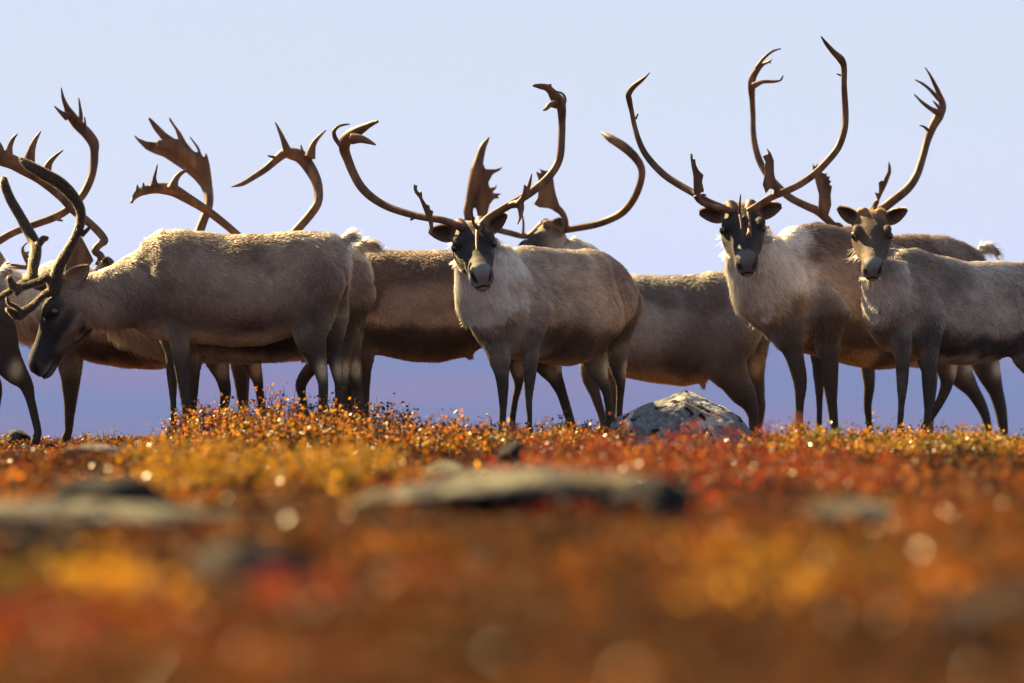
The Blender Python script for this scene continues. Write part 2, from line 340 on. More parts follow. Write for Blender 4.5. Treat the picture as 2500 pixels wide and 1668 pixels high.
def caribou(D, label, torso, neck, eyemid, eyedd, hs, ypr, legs, antlers=(), tail=None, extra=(), pal=None, mane=1.0, maneback=.16, hairs=40000,
            voxel=0.009, ear_tilt=(.5, .5), velvet=False, flen=1.0, band=1.0, bk=.42, stripe=.3, lip=.42, ear_pale=0.0, ear_back=(.28, .28), group='caribou of the herd'):
    C = {k: np.clip(np.array(v) * (V(1.0, .965, .89) if k in ('brown', 'flank', 'dark', 'leg', 'crown', 'cheek', 'belly') else 1.0) * dict(mane=1.25, white=1.0, face=.85, leg=1.25, dark=1.1, belly=2.4, crown=1.25, muzzle=1.0, cheek=1.5).get(k, 1.3 if k == 'brown' else 2.15), 0, .85) for k, v in {**PAL, **(pal or {})}.items()}
    px0 = np.mean([l[1][-1][0] for l in legs]); root = V(*P(px0, 834, D)); root[2] = 0.0
    em = thing('caribou', label, 'caribou', root, group)
    pt = Parts()
    # torso: (px, top, bottom, half width m, depth offset)
    cen = [(P(t[0], t[1], D + t[4]) + P(t[0], t[2], D + t[4])) / 2 for t in torso]
    tops = np.array([P(t[0], t[1], D + t[4])[2] for t in torso]); bots = np.array([P(t[0], t[2], D + t[4])[2] for t in torso])
    ax = unit(cen[-2] - cen[1]); ax[2] = 0; ax = unit(ax); lat = unit(np.cross(V(0, 0, 1), ax)); fwd = -ax
    pt.loft([(c, V(0, 0, (a - b) / 2), lat * t[3]) for c, a, b, t in zip(cen, tops, bots, torso)], 32, 'torso', egg=0.16)
    # neck: (px, py, r vertical m, depth offset[, r lateral])
    nk = [(P(n[0], n[1], D + n[3]), n[2], n[4] if len(n) > 4 else n[2] * .86) for n in neck]
    st = []
    for i, (p, ra, rb) in enumerate(nk):
        t = unit(nk[min(i + 1, len(nk) - 1)][0] - nk[max(i - 1, 0)][0]); b = unit(np.cross(V(0, 0, 1), t)) if abs(t[2]) < .95 else lat
        b = unit(b * .5 + lat * .5 * np.sign(b @ lat)); a = unit(np.cross(t, b)); st.append((p, a * ra, b * rb))
    pt.loft(st, 26, 'neck')
    f, l, u = head_frame(*ypr); eye = P(eyemid[0], eyemid[1], D + eyedd); O = eye - (f * .13 + u * .02) * hs
    def H(x, y, z): return O + (f * x + l * y + u * z) * hs
    pt.loft([(H(x, 0, z), u * hh * hs, l * hw * hs) for x, z, hh, hw in HEAD], 24, 'head')
    for sg in (-1, 1):
        pt.loft([(H(.09 + k * .03, sg * .080, .050 + dz), u * r * hs, l * r * hs) for k, r, dz in ((0, .012, 0), (1, .024, .003), (2, .024, .0), (3, .012, -.006))], 10)   # brow over the eye
        pt.loft([(H(.10 + k * .05, sg * .045, -.075 + k * .006), u * r * hs, l * r * hs) for k, r in ((0, .03), (1, .045), (2, .035), (3, .015))], 10)                 # jaw
        pt.tube([H(.0, sg * .036, .05), H(-.01, sg * .055, .10)], [.030 * hs, .026 * hs], 10)                                                                    # pedicle
        pt.loft([(H(.345 + k * .02, sg * .036, -.030 - k * .006), u * r * hs, l * r * .8 * hs) for k, r in ((0, .015), (1, .027), (2, .026), (3, .012))], 10)            # nostril wing
    for kind, pts, dd in legs:
        q = [P(x, y, D + dd) for x, y, r in pts]; r = [r * (.92 if r < 30 else 1) * D / F for x, y, r in pts]
        ex = q[-1].copy(); g = float(ground_z([ex[0]], [ex[1]])[0])
        if True:
            for i in range(len(q)):
                zz = q[i][2] - g; zk = .37 if kind == 'fleg' else .45
                if r[i] < .07: r[i] *= 1 + .12 * math.exp(-((zz - zk) / .035) ** 2) - .13 * math.exp(-((zz - zk + .14) / .08) ** 2)
        if ex[2] > g + .10:
            q.append(V(ex[0], ex[1], g + .115) + fwd * -.004); r.append(r[-1] * 1.12); q.append(V(ex[0], ex[1], g + .085)); r.append(r[-1] * .85)
        q.append(V(ex[0] - .01 * 0, ex[1], g + .055) + fwd * .01); r.append(r[-1] * 1.12)
        q.append(V(ex[0], ex[1], g - .02) + fwd * .03); r.append(r[-1] * 1.2)
        r0 = r[0]; q = [q[0] + V(0, 0, r0 * 1.15), q[0] + V(0, 0, r0 * .55)] + q; r = [r0 * .25, r0 * .75] + r
        qs, rs = catmull(q, r, 3); fl = np.interp(np.arange(len(qs)), [0, 9, 15], [.5, .68, 1.0]); pt.tube(qs, rs, 18, kind, flat=fl)
    if tail:
        qs, rs = catmull([P(x, y, D + torso[-1][4]) for x, y, r in tail], [r * D / F for x, y, r in tail], 3); pt.tube(qs, rs, 12, 'tail')
    for pts, dd in extra:
        pt.tube([P(x, y, D + dd) for x, y, r in pts], [r * D / F for x, y, r in pts], 10, 'extra')
    co, q = remesh(pt, voxel, 12)
    nrm = vnormals(co, q); co = co + nrm * (.014 * fbm(co * 4.2 + D, 2) + .006 * fbm(co * V(11, 11, 8) + 3, 2))[:, None] * sstep(.55, .8, co[:, 2])[:, None]
    nrm = vnormals(co, q)
    lat_s = np.abs(nrm @ lat)
    # ---- which part each point of the hide belongs to
    wts = []; ts = []
    for kind, S, R, U, info in pt.sam:
        d = np.full(len(co), 1e9); t = np.zeros(len(co))
        for k in range(len(S)):
            dk = np.linalg.norm(co - S[k], axis=1) / R[k]; b = dk < d; d[b] = dk[b]; t[b] = U[k]
        if kind in ('torso',): d = np.clip(d - .12, 0, None)
        wts.append(np.exp(-7 * d)); ts.append(t)
    W = np.array(wts); W /= W.sum(0, keepdims=True)
    n1 = 1.3 * fbm(co * 5.0 + D * 3, 4); n2 = fbm(co * 16 + D, 2)
    tt = ts[0]; U0 = np.linspace(0, 1, len(torso))
    h = (co[:, 2] - np.interp(tt, U0, bots)) / (np.interp(tt, U0, tops) - np.interp(tt, U0, bots)); h = h + .10 * n1
    def G(a, wa, b, wb): return np.exp(-((tt - a) / wa) ** 2 - ((h - b) / wb) ** 2)
    mus = .030 * G(.16, .07, .45, .22) - .020 * G(.30, .05, .45, .25) + .030 * G(.82, .10, .48, .22) - .028 * G(.66, .06, .62, .2) - .018 * G(.68, .08, .15, .14) + .012 * G(.47, .12, .35, .2)
    co = co + nrm * (mus * lat_s * W[0] - .013 * W[0] - .013 * W[1] - .005 * (1 - W[0] - W[1] - W[2]))[:, None]; nrm = vnormals(co, q)
    def mix(a, b, k): return a * (1 - k[:, None]) + b * k[:, None]
    one = np.ones(len(co))
    c = np.tile(C['belly'], (len(co), 1))
    n3 = fbm(co * V(2.6, 2.6, 2.2) + D * 7, 3)                                             # broad uneven patches of the coat
    up = np.tile(C['flank'], (len(co), 1))
    kbn = np.clip(bk + 2.0 * n3 + .45 * sstep(.68, .92, tt + .1 * n1) + .30 * sstep(.62, .9, h) - .25 * np.exp(-((tt - .5) / .16) ** 2 - ((h - .55) / .2) ** 2) + .35 * sstep(.3, .5, n1), 0, 1)
    up = mix(up, C['brown'], kbn)
    kb = sstep(.0, .14, h + .06 * n3) * (sstep(.0, .2, tt) * .2 + .8)
    low = mix(mix(C['belly'][None] * np.ones((len(co), 1)), up * .75, sstep(.0, .2, h)), C['dark'], np.clip(kb * band, 0, 1))
    c = mix(low, up, sstep(.20, .36, h + .10 * n3))
    c = mix(c, C['flank'] * 1.15, stripe * np.exp(-((h - .36 - .06 * n3) / .06) ** 2) * sstep(.15, .3, tt) * sstep(.95, .7, tt))
    c = mix(c, C['dark'], sstep(.30, .12, tt) * sstep(.66, .34, h + .10 * n3) * .85)         # dark shoulder and brisket
    c = mix(c, C['mane'], sstep(maneback + .06, maneback - .04, tt + .07 * n1 + .05 * n3) * sstep(.40, .54, h) * mane)
    c = mix(c, C['mane'] * .95, sstep(.15, .60, nrm @ fwd + .25 * n1) * sstep(.02, .20, h + .05 * n2) * sstep(.22, .08, tt) * np.clip(mane * 1.3 - .3, 0, 1))
    c = mix(c, C['rump'], sstep(.80, .95, tt) * .6)
    torso_c = c
    # neck
    tn = ts[1]
    base = mix(np.tile(C['flank'], (len(co), 1)), C['mane'], one * mane * .85)
    base = mix(base, C['brown'], sstep(.35, .85, nrm[:, 2] + .2 * n1) * .55)
    base = mix(base, C['flank'], sstep(.0, .5, n1) * .55)
    neck_c = mix(base, C['dark'], sstep(-.55, -.95, nrm[:, 2]) * .25 * (1 - mane))
    # head
    rel = (co - O) / hs; lx, ly, lz = rel @ f, rel @ l, rel @ u; al = np.abs(ly)
    c = np.tile(C['face'], (len(co), 1))
    c = mix(c, C['crown'], sstep(.09, .0, lx + .03 * n2) * sstep(.0, .04, lz))
    c = mix(c, C['cheek'], sstep(-.055, -.092, lz + .02 * n2) * sstep(.31, .2, lx))
    c = mix(c, C['cheek'], sstep(.1, .0, lx) * sstep(.05, .0, lz))
    c = mix(c, C['cheek'], np.exp(-((lx - .2) / .06) ** 2 - ((lz - .03) / .02) ** 2 - (ly / .02) ** 2) * C.get('blaze', np.array(.3)))
    c = mix(c, C['muzzle'], sstep(.335, .365, lx + .012 * n2))
    c = mix(c, C['white'] * lip, sstep(.30, .35, lx) * sstep(-.074, -.092, lz))
    c = mix(c, C['cheek'] * .9, np.exp(-((lx - .135) / .05) ** 2 - ((lz + .015) / .014) ** 2) * sstep(.06, .085, al) * .6)   # paler under the eye
    c = mix(c, C['face'] * .7, np.clip(1.4 * np.exp(-((lx - .130) / .032) ** 2 - ((lz - .016) / .024) ** 2) * sstep(.05, .08, al), 0, 1))
    nost = np.exp(-((lx - .392) / .034) ** 2 - ((al - (.045 + (lz + .045) * .42)) / .0125) ** 2 - np.abs((lz + .046) / .030) ** 3)
    nost = np.clip(nost * 1.9, 0, 1); c = mix(c, np.array([.006, .005, .005]), nost)
    mz = -.100 + .014 * np.exp(-(ly / .026) ** 2) - .008 * sstep(.03, .055, al)
    mouth = np.exp(-((lz - mz) / .0062) ** 2) * sstep(.30, .34, lx); c = mix(c, np.array([.01, .008, .008]), np.clip(mouth * 1.4, 0, 1))
    head_c = c * (1 + .45 * n2 + .25 * n1)[:, None]
    ish = sstep(.35, .6, W[2])
    co = co - nrm * ((nost * .012 + mouth * .007) * ish * hs)[:, None]
    col = torso_c * W[0][:, None] + neck_c * W[1][:, None] + head_c * W[2][:, None]
    length = .034 * W[0] + (.045 + .085 * mane * sstep(.1, -.6, nrm[:, 2] + .15 * n1)) * W[1] + .0065 * W[2]
    length = length * (1 - .45 * sstep(.45, .15, h) * W[0]) + W[0] * .012 * sstep(.1, -.1, h)
    dn = V(0, 0, -1)
    hflow = ax * .85 + dn * .55
    ndir = unit(nk[0][0] - nk[-1][0])
    flow = hflow[None] * W[0][:, None] + (ndir * .55 + dn * .8)[None] * W[1][:, None] + (-f)[None] * W[2][:, None]
    for i in range(3, len(pt.sam)):
        kind, t = pt.sam[i][0], ts[i]; Wi = W[i][:, None]
        if kind in ('fleg', 'hleg'):
            k1 = sstep(.02, .30 if kind == 'hleg' else .22, t + .08 * n1)
            lc = mix(torso_c * .35 + C['brown'] * .65, C['leg'], k1)
            lc = mix(lc, C['flank'], sstep(.1, .5, n1) * .25 * sstep(.7, .3, t))
            if kind == 'hleg':
                hk = pt.sam[i][1][int(np.argmin(np.abs(pt.sam[i][1][:, 2] - .43)))] - lat * np.sign(lat[1]) * .05
                lc = mix(lc, C['belly'] * .8, np.clip(1.6 * np.exp(-(np.linalg.norm((co - hk - ax * .015) * V(1, 1, .7), axis=1) / .032) ** 2), 0, .9))
            lc = mix(lc, np.array([.012, .01, .009]), sstep(.93, .96, t))
            col = col + lc * Wi; flow = flow + (dn + ax * .15)[None] * Wi; length = length + (.024 * sstep(.4, .05, t) + .009) * W[i]
        elif kind == 'tail':
            tc_ = mix(np.tile(C['brown'] * 1.1, (len(co), 1)), C['white'] * .8, np.clip(sstep(.0, -.6, nrm[:, 2]) + .5 * sstep(.9, 1, t), 0, 1))
            col = col + tc_ * Wi; flow = flow + (unit(pt.sam[i][1][-1] - pt.sam[i][1][0]) + dn * .3)[None] * Wi; length = length + .06 * W[i]
        else:
            col = col + C['belly'][None] * .8 * Wi; flow = flow + dn[None] * Wi; length = length + .02 * W[i]
    if tail:   # white rump patch around the tail root
        tr = pt.sam[-1 - len(extra)][1][0] + dn * .06; k = np.exp(-(np.linalg.norm((co - tr) * V(1, 1, .6), axis=1) / .085) ** 2)
        col = mix(col, C['white'] * .85, np.clip(k * .8, 0, 1)); length = length + k * .03
    dens = .6 + .5 * W[0] + .7 * W[1] + 1.6 * W[2] + 0
    dens = dens * (1 - .995 * (sstep(.345, .375, lx) * ish))
    for sg in (-1, 1): dens = dens * (1 - .99 * np.exp(-(np.linalg.norm(rel - V(.130, sg * .095, .016), axis=1) / .026) ** 4))
    # ---- ears joined to the hide
    ev, ef, ec, en = [], [], [], []
    for sg, tilt, eb in zip((-1, 1), ear_tilt, ear_back):
        k_ = .95 if eb < .5 else .25; e = unit(l * sg * k_ + u * tilt - f * eb); o_ = (f * .9 + l * sg * .25) if eb < .5 else (f * .25 + l * sg); op = o_; op = unit(op - e * (op @ e)); wd = np.cross(op, e)
        B0 = H(.005, sg * (.072 if eb < .5 else .105), .030); Ln = .128 * hs; nu, nv = 12, 9; idx = {}
        for side in (0, 1):
            for a in range(nu + 1):
                uu = a / nu; wv = .043 * hs * (math.sin(math.pi * min(1, .16 + .80 * uu ** .85)) ** .75)
                for b in range(nv + 1):
                    vv = b / nv * 2 - 1; cup = .036 * hs * (1 - vv * vv) * math.sin(math.pi * min(1, .3 + .62 * uu))
                    p = B0 + e * (Ln * uu) + wd * (wv * vv) - op * (cup + (.007 * hs * (1 - vv * vv) if side else 0)) - f * .01
                    idx[side, a, b] = len(ev); ev.append(p)
                    if side == 0:
                        cc = C['leg'] * .95 + C['cheek'] * (.95 * abs(vv) ** 2) + C['mane'] * .40 * max(0, 1 - uu * 3) + C['cheek'] * .22 * max(0, uu - .45) + C['cheek'] * ear_pale * (1 - abs(vv) ** 4); dr = op
                    else: cc = C['crown'] * .7; dr = -op
                    ec.append(cc); en.append(dr)
        for side in (0, 1):
            for a in range(nu):
                for b in range(nv):
                    t4 = (idx[side, a, b], idx[side, a, b + 1], idx[side, a + 1, b + 1], idx[side, a + 1, b]); ef.append(t4 if side else t4[::-1])
        for a in range(nu):
            for b, fl in ((0, 1), (nv, 0)):
                t4 = (idx[0, a, b], idx[1, a, b], idx[1, a + 1, b], idx[0, a + 1, b]); ef.append(t4)
    ev = np.array(ev); nb = len(co)
    co2 = np.vstack([co, ev]); q2 = np.vstack([q if q.shape[1] == 4 else np.c_[q, q[:, 2]], np.array(ef) + nb]) if q.shape[1] == 4 else q
    nr2 = np.vstack([nrm, np.array(en)]); col2 = np.vstack([col, np.array(ec)])
    len2 = np.concatenate([length, np.full(len(ev), .013)]) * flen; fe = np.tile(unit(l * 0 + u * .5 - f * .1), (len(ev), 1)); fl2 = np.vstack([flow, fe + (ev - O) * 2])
    dn2 = np.concatenate([dens, np.full(len(ev), 2.2)])
    body = link('body', mesh_arrays('body', co2, q2.ravel(), q2.shape[1], col2 * .8, True), em, M_SKIN)
    if hairs: grow_hair('fur', em, co2, q2, nr2, col2, len2, fl2, dn2, hairs, M_FUR)
    # ---- eyes
    for sg in (-1, 1):
        bm = bmesh.new(); bmesh.ops.create_uvsphere(bm, u_segments=16, v_segments=10, radius=.0225 * hs)
        me = bpy.data.meshes.new('eye'); 
        for v in bm.verts: v.co = Vector(tuple(np.array(v.co) + H(.130, sg * .0880, .016)))
        for fc in bm.faces: fc.smooth = True
        bm.to_mesh(me); bm.free(); link('eye', me, em, M_EYE)
    # ---- antlers: traced outlines with their own depth and thickness
    for an in antlers:
        ap = Parts(); sc, ox, oy = an['z']; dd0 = an.get('dd', 0.0)
        def A(x, y, dd): return P(ox + x / sc, oy + y / sc, D + dd)
        k = D / F / sc
        for tb in an['tubes']:
            dds = tb.get('dd', (0, 0)); n = len(tb['p']); dv = np.interp(np.linspace(0, 1, n), np.linspace(0, 1, len(dds)), dds)
            pts = [A(x, y, dd0 + dv[i]) for i, (x, y, r) in enumerate(tb['p'])]; rad = [max(r * k, .0042) for x, y, r in tb['p']]
            if tb.get('root'): pts = [H(.0, an['side'] * .05, .085)] + pts; rad = [.030 * hs] + rad
            qs, rs = catmull(pts, rad, 4); ap.tube(qs, rs, 12, flat=tb.get('flat'))
        for pl in an.get('plates', ()):
            dv = pl.get('dd', 0.0); ap.plate([A(x, y, dd0 + dv) for x, y in pl['p']], pl.get('t', .010))
        aco, aq = remesh(ap, .0042, 3, .45)
        amat = M_VELVET if velvet else M_ANT
        link('antler', mesh_arrays('antler', aco, aq.ravel(), aq.shape[1], None, True), em, amat)
        if velvet:
            an_ = vnormals(aco, aq)
            grow_hair('velvet', em, aco, aq, an_, np.tile([.10, .065, .036], (len(aco), 1)), np.full(len(aco), .010), np.tile([-.1, 0, -.4], (len(aco), 1)), np.ones(len(aco)), 20000, M_FUR, lift=.9, rad=.0005, npt=3, tuft=.08)
    return em

# ------------------------------------------------------------------ the herd
Z1 = (3.015, 0, 180); Z3 = (3.015, 300, 240); Z5 = (2.904, 800, 160); Z7 = (2.7647, 1500, 60); ZA = (5.225, 0, 640)
def T(p, dd=(0, 0), root=False, flat=None): return dict(p=p, dd=dd, root=root, flat=flat)

# bull in velvet, grazing, front left
caribou(39.3, 'grazing caribou with dark velvet antlers, head lowered, in full side view',
    torso=[(322,640,800,.08,.0),(345,582,818,.14,.0),(385,556,832,.20,0),(430,553,838,.225,0),(480,560,842,.24,0),(560,568,850,.26,0),(640,566,848,.255,0),(710,559,828,.23,0),(770,560,795,.205,0),(815,568,745,.17,0),(843,588,705,.12,0),(858,625,680,.06,0)],
    neck=[(410,690,.27,0,.17),(350,706,.225,0,.15),(290,722,.185,0,.13),(235,730,.155,0,.115),(185,732,.125,0,.10)],
    eyemid=(133,760), eyedd=0, hs=1.25, ypr=(-88,58,0),
    legs=[('fleg',[(425,735,66),(432,790,50),(438,835,29),(443,880,25),(449,945,20.5),(453,985,16),(456,1020,14)],-.11),
          ('fleg',[(405,740,58),(412,800,40),(417,860,19),(420,920,16),(423,980,13),(424,1030,12)],.12),
          ('hleg',[(775,690,72),(762,760,62),(758,820,44),(772,868,28),(783,905,23),(789,938,19),(789,971,16.5),(787,1005,15),(785,1035,14)],-.13),
          ('hleg',[(800,700,60),(808,780,46),(814,850,26),(822,905,20),(827,940,16),(827,1000,13.5),(827,1035,13)],.13)],
    tail=[(835,598,20),(848,580,16),(862,578,14),(866,590,9)],
    antlers=[dict(z=Z1,side=1,dd=-.10,tubes=[T([(398,1610,40),(397,1540,42),(440,1410,42),(510,1290,36),(575,1160,32),(597,1050,32),(577,960,36),(510,870,42),(420,790,44),(310,730,43),(210,672,36),(162,636,20),(147,624,9)],(0,-.05,-.12,-.22,-.2),True),
                T([(600,1190,18),(640,1152,14),(662,1128,10)],(-.08,-.12)),
                T([(385,1560,40),(358,1497,27),(290,1530,27),(200,1560,26),(135,1575,34),(98,1562,34),(72,1512,20),(75,1490,14)],(0,-.1)),
                T([(140,1580,30),(130,1605,22),(115,1630,14)],(-.08,-.1)),
                T([(380,1600,34),(310,1640,24),(245,1708,29),(185,1745,32),(138,1784,35),(86,1752,26),(50,1730,14)],(0,-.12)),
                T([(160,1750,15),(115,1715,16),(62,1685,14),(52,1645,8)],(-.1,-.16))]),
             dict(z=Z1,side=-1,dd=.10,tubes=[T([(300,1560,36),(240,1500,42),(243,1430,40),(262,1330,40),(258,1250,38),(205,1150,38),(150,1050,36),(80,930,35),(38,830,32),(30,790,26),(35,768,18)],(0,.1,.25,.3,.25),True),
                T([(278,1262,26),(318,1216,22),(352,1209,15)],(.12,.15)),
                T([(250,1510,36),(180,1535,26),(90,1590,24),(0,1650,22),(-50,1680,14)],(.05,.02))])],
    pal=dict(flank=(.165,.125,.10),mane=(.22,.175,.145),brown=(.105,.063,.042),muzzle=(.05,.045,.045)), mane=.55, maneback=.10, hairs=70000, voxel=.0085, velvet=True, ear_tilt=(.2,-.2), ear_back=(.28,.6), ear_pale=.9, lip=.22, band=.15, bk=.55, stripe=.1)

# rump cut by the left edge
caribou(39.95, 'caribou cut off by the left edge, only rump and bent hind leg showing',
    torso=[(-470,690,800,.09,0),(-440,640,830,.17,0),(-380,622,850,.22,0),(-300,630,860,.25,0),(-200,640,858,.255,0),(-120,640,845,.24,0),(-70,640,820,.22,0),(-30,645,790,.19,0),(0,662,770,.15,0),(18,690,745,.08,0)],
    neck=[(-430,720,.25,0),(-490,700,.21,0),(-550,660,.17,0),(-590,640,.13,0)], eyemid=(-640,650), eyedd=0, hs=1.15, ypr=(-85,35,0),
    legs=[('fleg',[(-400,750,60),(-395,830,40),(-392,900,24),(-390,980,17),(-390,1030,14)],-.12),('fleg',[(-430,750,60),(-440,830,38),(-440,900,23),(-438,980,16),(-438,1030,13)],.12),
          ('hleg',[(-50,740,75),(-18,800,62),(10,868,44),(40,912,32),(63,938,25),(75,978,17),(87,1028,14),(93,1058,13)],-.13),
          ('hleg',[(-80,740,66),(-70,800,54),(-55,868,36),(-25,915,24),(-6,945,18),(-10,1000,14),(-14,1050,13)],.13)],
    tail=[(5,665,18),(20,660,15),(30,672,8)], pal=dict(brown=(.09,.058,.045)), hairs=24000, mane=.8)

# bull behind the grazing one, head beyond the left edge
caribou(40.55, 'antlered caribou behind the grazing one, head beyond the left edge, foreleg below the muzzle',
    torso=[(122,690,830,.09,0),(140,640,855,.15,0),(175,632,875,.2,0),(225,650,890,.235,0),(300,650,904,.26,0),(380,640,908,.26,0),(450,630,896,.25,0),(520,630,860,.22,0),(565,640,815,.18,0),(595,670,770,.10,0)],
    neck=[(175,745,.26,0),(120,735,.235,0),(70,742,.21,0),(25,730,.18,0),(-20,690,.14,0)], eyemid=(-72,668), eyedd=0, hs=1.15, ypr=(-80,38,0),
    legs=[('fleg',[(168,770,62),(166,830,44),(166,878,33),(170,912,28),(171,945,25.5),(169,985,20),(167,1020,15),(166,1050,12)],-.11),
          ('fleg',[(185,770,58),(178,850,36),(178,912,26),(177,960,20),(172,1020,14),(170,1050,12)],.12),
          ('hleg',[(510,760,70),(512,820,56),(527,872,36),(543,921,24),(551,962,19.5),(544,1005,15),(538,1050,13)],-.13),
          ('hleg',[(570,750,66),(592,820,50),(612,880,28),(628,925,20),(633,950,17),(638,985,14),(643,1040,13)],.13)],
    tail=[(590,670,16),(605,665,13),(615,680,8)],
    antlers=[dict(z=Z1,side=1,dd=-.02,tubes=[T([(-60,1262,30),(0,1226,30),(100,1170,28),(250,1113,28),(400,1058,30),(500,1000,30),(600,905,30),(662,790,30),(690,680,30),(695,580,32),(688,510,42),(640,440,42),(570,370,42),(518,300,36),(490,245,22),(465,180,14),(450,100,5)],(0,.1,.25,.3,.2),True),
                T([(500,320,34),(450,287,16),(397,237,5)],(.24,.2)),T([(585,370,26),(594,310,17),(588,240,11),(579,175,5)],(.22,.26)),T([(624,420,15),(626,360,10),(621,313,5)],(.26,.28)),T([(420,1070,16),(465,1086,5)],(.15,.12))]),
             dict(z=Z1,side=-1,dd=.1,tubes=[T([(225,1430,14),(190,1370,14),(168,1310,14),(172,1270,10),(205,1240,5)]),T([(200,1360,20),(190,1330,18),(218,1310,5)]),T([(-120,1330,26),(0,1400,22),(120,1420,20),(215,1430,18)],(0,0),True)])],
    pal=dict(mane=(.52,.46,.38)), maneback=.14, hairs=30000, ear_tilt=(.7,.5))

# bull whose head is hidden behind the grazing one
caribou(39.95, 'caribou close behind the grazing one, head hidden, white-edged tail beside its rump',
    torso=[(412,700,840,.10,0),(432,640,870,.17,0),(470,590,884,.215,0),(530,568,890,.25,0),(600,570,893,.265,0),(680,575,890,.255,0),(750,578,868,.235,0),(820,584,822,.21,0),(868,598,775,.17,0),(896,628,735,.12,0),(911,662,706,.05,0)],
    neck=[(455,765,.26,0),(400,765,.245,0),(350,752,.215,0),(300,735,.185,0),(260,712,.15,0)], eyemid=(228,712), eyedd=0, hs=1.05, ypr=(-84,48,0),
    legs=[('fleg',[(455,790,62),(460,850,36),(463,905,22),(465,960,17),(465,1020,14)],-.11),('fleg',[(470,790,58),(471,860,32),(472,910,20),(473,970,15),(472,1020,13)],.11),
          ('hleg',[(860,720,62),(843,790,44),(838,850,28),(838,905,21),(838,945,17),(836,1000,14),(836,1040,13)],-.12),
          ('hleg',[(850,720,62),(848,800,46),(850,860,34),(863,905,26),(871,935,20),(875,970,15.5),(878,1010,14),(880,1040,13)],.13)],
    tail=[(868,612,18),(892,600,19),(915,604,17),(929,617,9)], extra=[([(742,862,14),(744,888,11)],0)],
    antlers=[dict(z=Z1,side=-1,dd=.05,tubes=[T([(745,1345,28),(698,1305,28),(735,1258,28),(772,1232,28),(748,1190,30),(690,1128,30),(620,1068,31),(540,1000,36),(470,920,37),(380,838,40),(280,758,47),(170,695,52),(90,650,56),(20,625,58),(-40,590,50)],(0,.1,.2,.1),True),
                T([(60,620,40),(72,540,22),(97,480,15),(131,440,5)],(.1,.08)),T([(210,650,50),(232,560,30),(262,485,18),(303,420,5)],(.15,.15)),T([(340,720,40),(366,655,24),(412,605,14),(467,562,5)],(.2,.2)),T([(0,600,40),(10,555,20),(-5,500,5)],(.1,.1))],
                plates=[dict(p=[(690,1375),(640,1275),(600,1200),(575,1215),(520,1300),(495,1385),(470,1470),(520,1500),(640,1440)],dd=.02,t=.008)])],
    pal=dict(brown=(.088,.056,.042),mane=(.56,.49,.38)), hairs=34000, mane=1.0)

# hidden bull, only its antler rises over the grazing one's back
caribou(41.2, 'caribou hidden behind the grazing one, broad palmate antler rising over its shoulder hump',
    torso=[(532,720,850,.1,0),(555,650,868,.17,0),(600,606,880,.22,0),(680,600,890,.25,0),(760,600,885,.24,0),(820,612,850,.2,0),(860,650,800,.12,0)],
    neck=[(580,720,.24,0),(535,690,.2,0),(500,660,.16,0),(475,640,.13,0)], eyemid=(440,662), eyedd=0, hs=1.1, ypr=(-80,40,0),
    legs=[('fleg',[(578,770,60),(580,830,40),(583,870,31),(588,925,21),(591,985,17),(594,1035,14)],-.1),('fleg',[(590,770,55),(592,850,32),(594,925,19),(596,1000,15),(597,1035,13)],.1),
          ('hleg',[(815,750,66),(820,820,46),(840,880,26),(850,930,18),(852,990,14),(852,1035,13)],-.12),('hleg',[(830,750,60),(835,820,42),(850,880,24),(858,930,17),(860,990,14),(860,1035,13)],.12)],
    antlers=[dict(z=Z3,side=1,dd=-.05,tubes=[T([(500,1080,36),(530,1030,37),(558,985,38),(592,900,35),(628,800,34),(632,710,36),(612,625,44)],(0,.1,.25),True),T([(620,640,40),(590,550,50),(520,465,60),(430,390,56),(340,345,44),(250,340,34)],(.25,.2)),],
                plates=[dict(p=[(662,690),(655,600),(640,490),(625,430),(612,398),(598,432),(600,445),(580,412),(560,360),(500,285),(488,283),(540,362),(556,402),(520,388),(470,330),(430,258),(372,180),(342,135),(340,160),(385,232),(408,302),(380,297),(320,258),(270,208),(198,140),(184,150),(230,235),(270,285),(293,320),(240,325),(170,317),(110,292),(87,270),(85,284),(120,328),(170,378),(230,408),(300,432),(370,478),(450,532),(520,592),(570,650),(600,715)],dd=.22,t=.009)])],
    hairs=12000, voxel=.012)

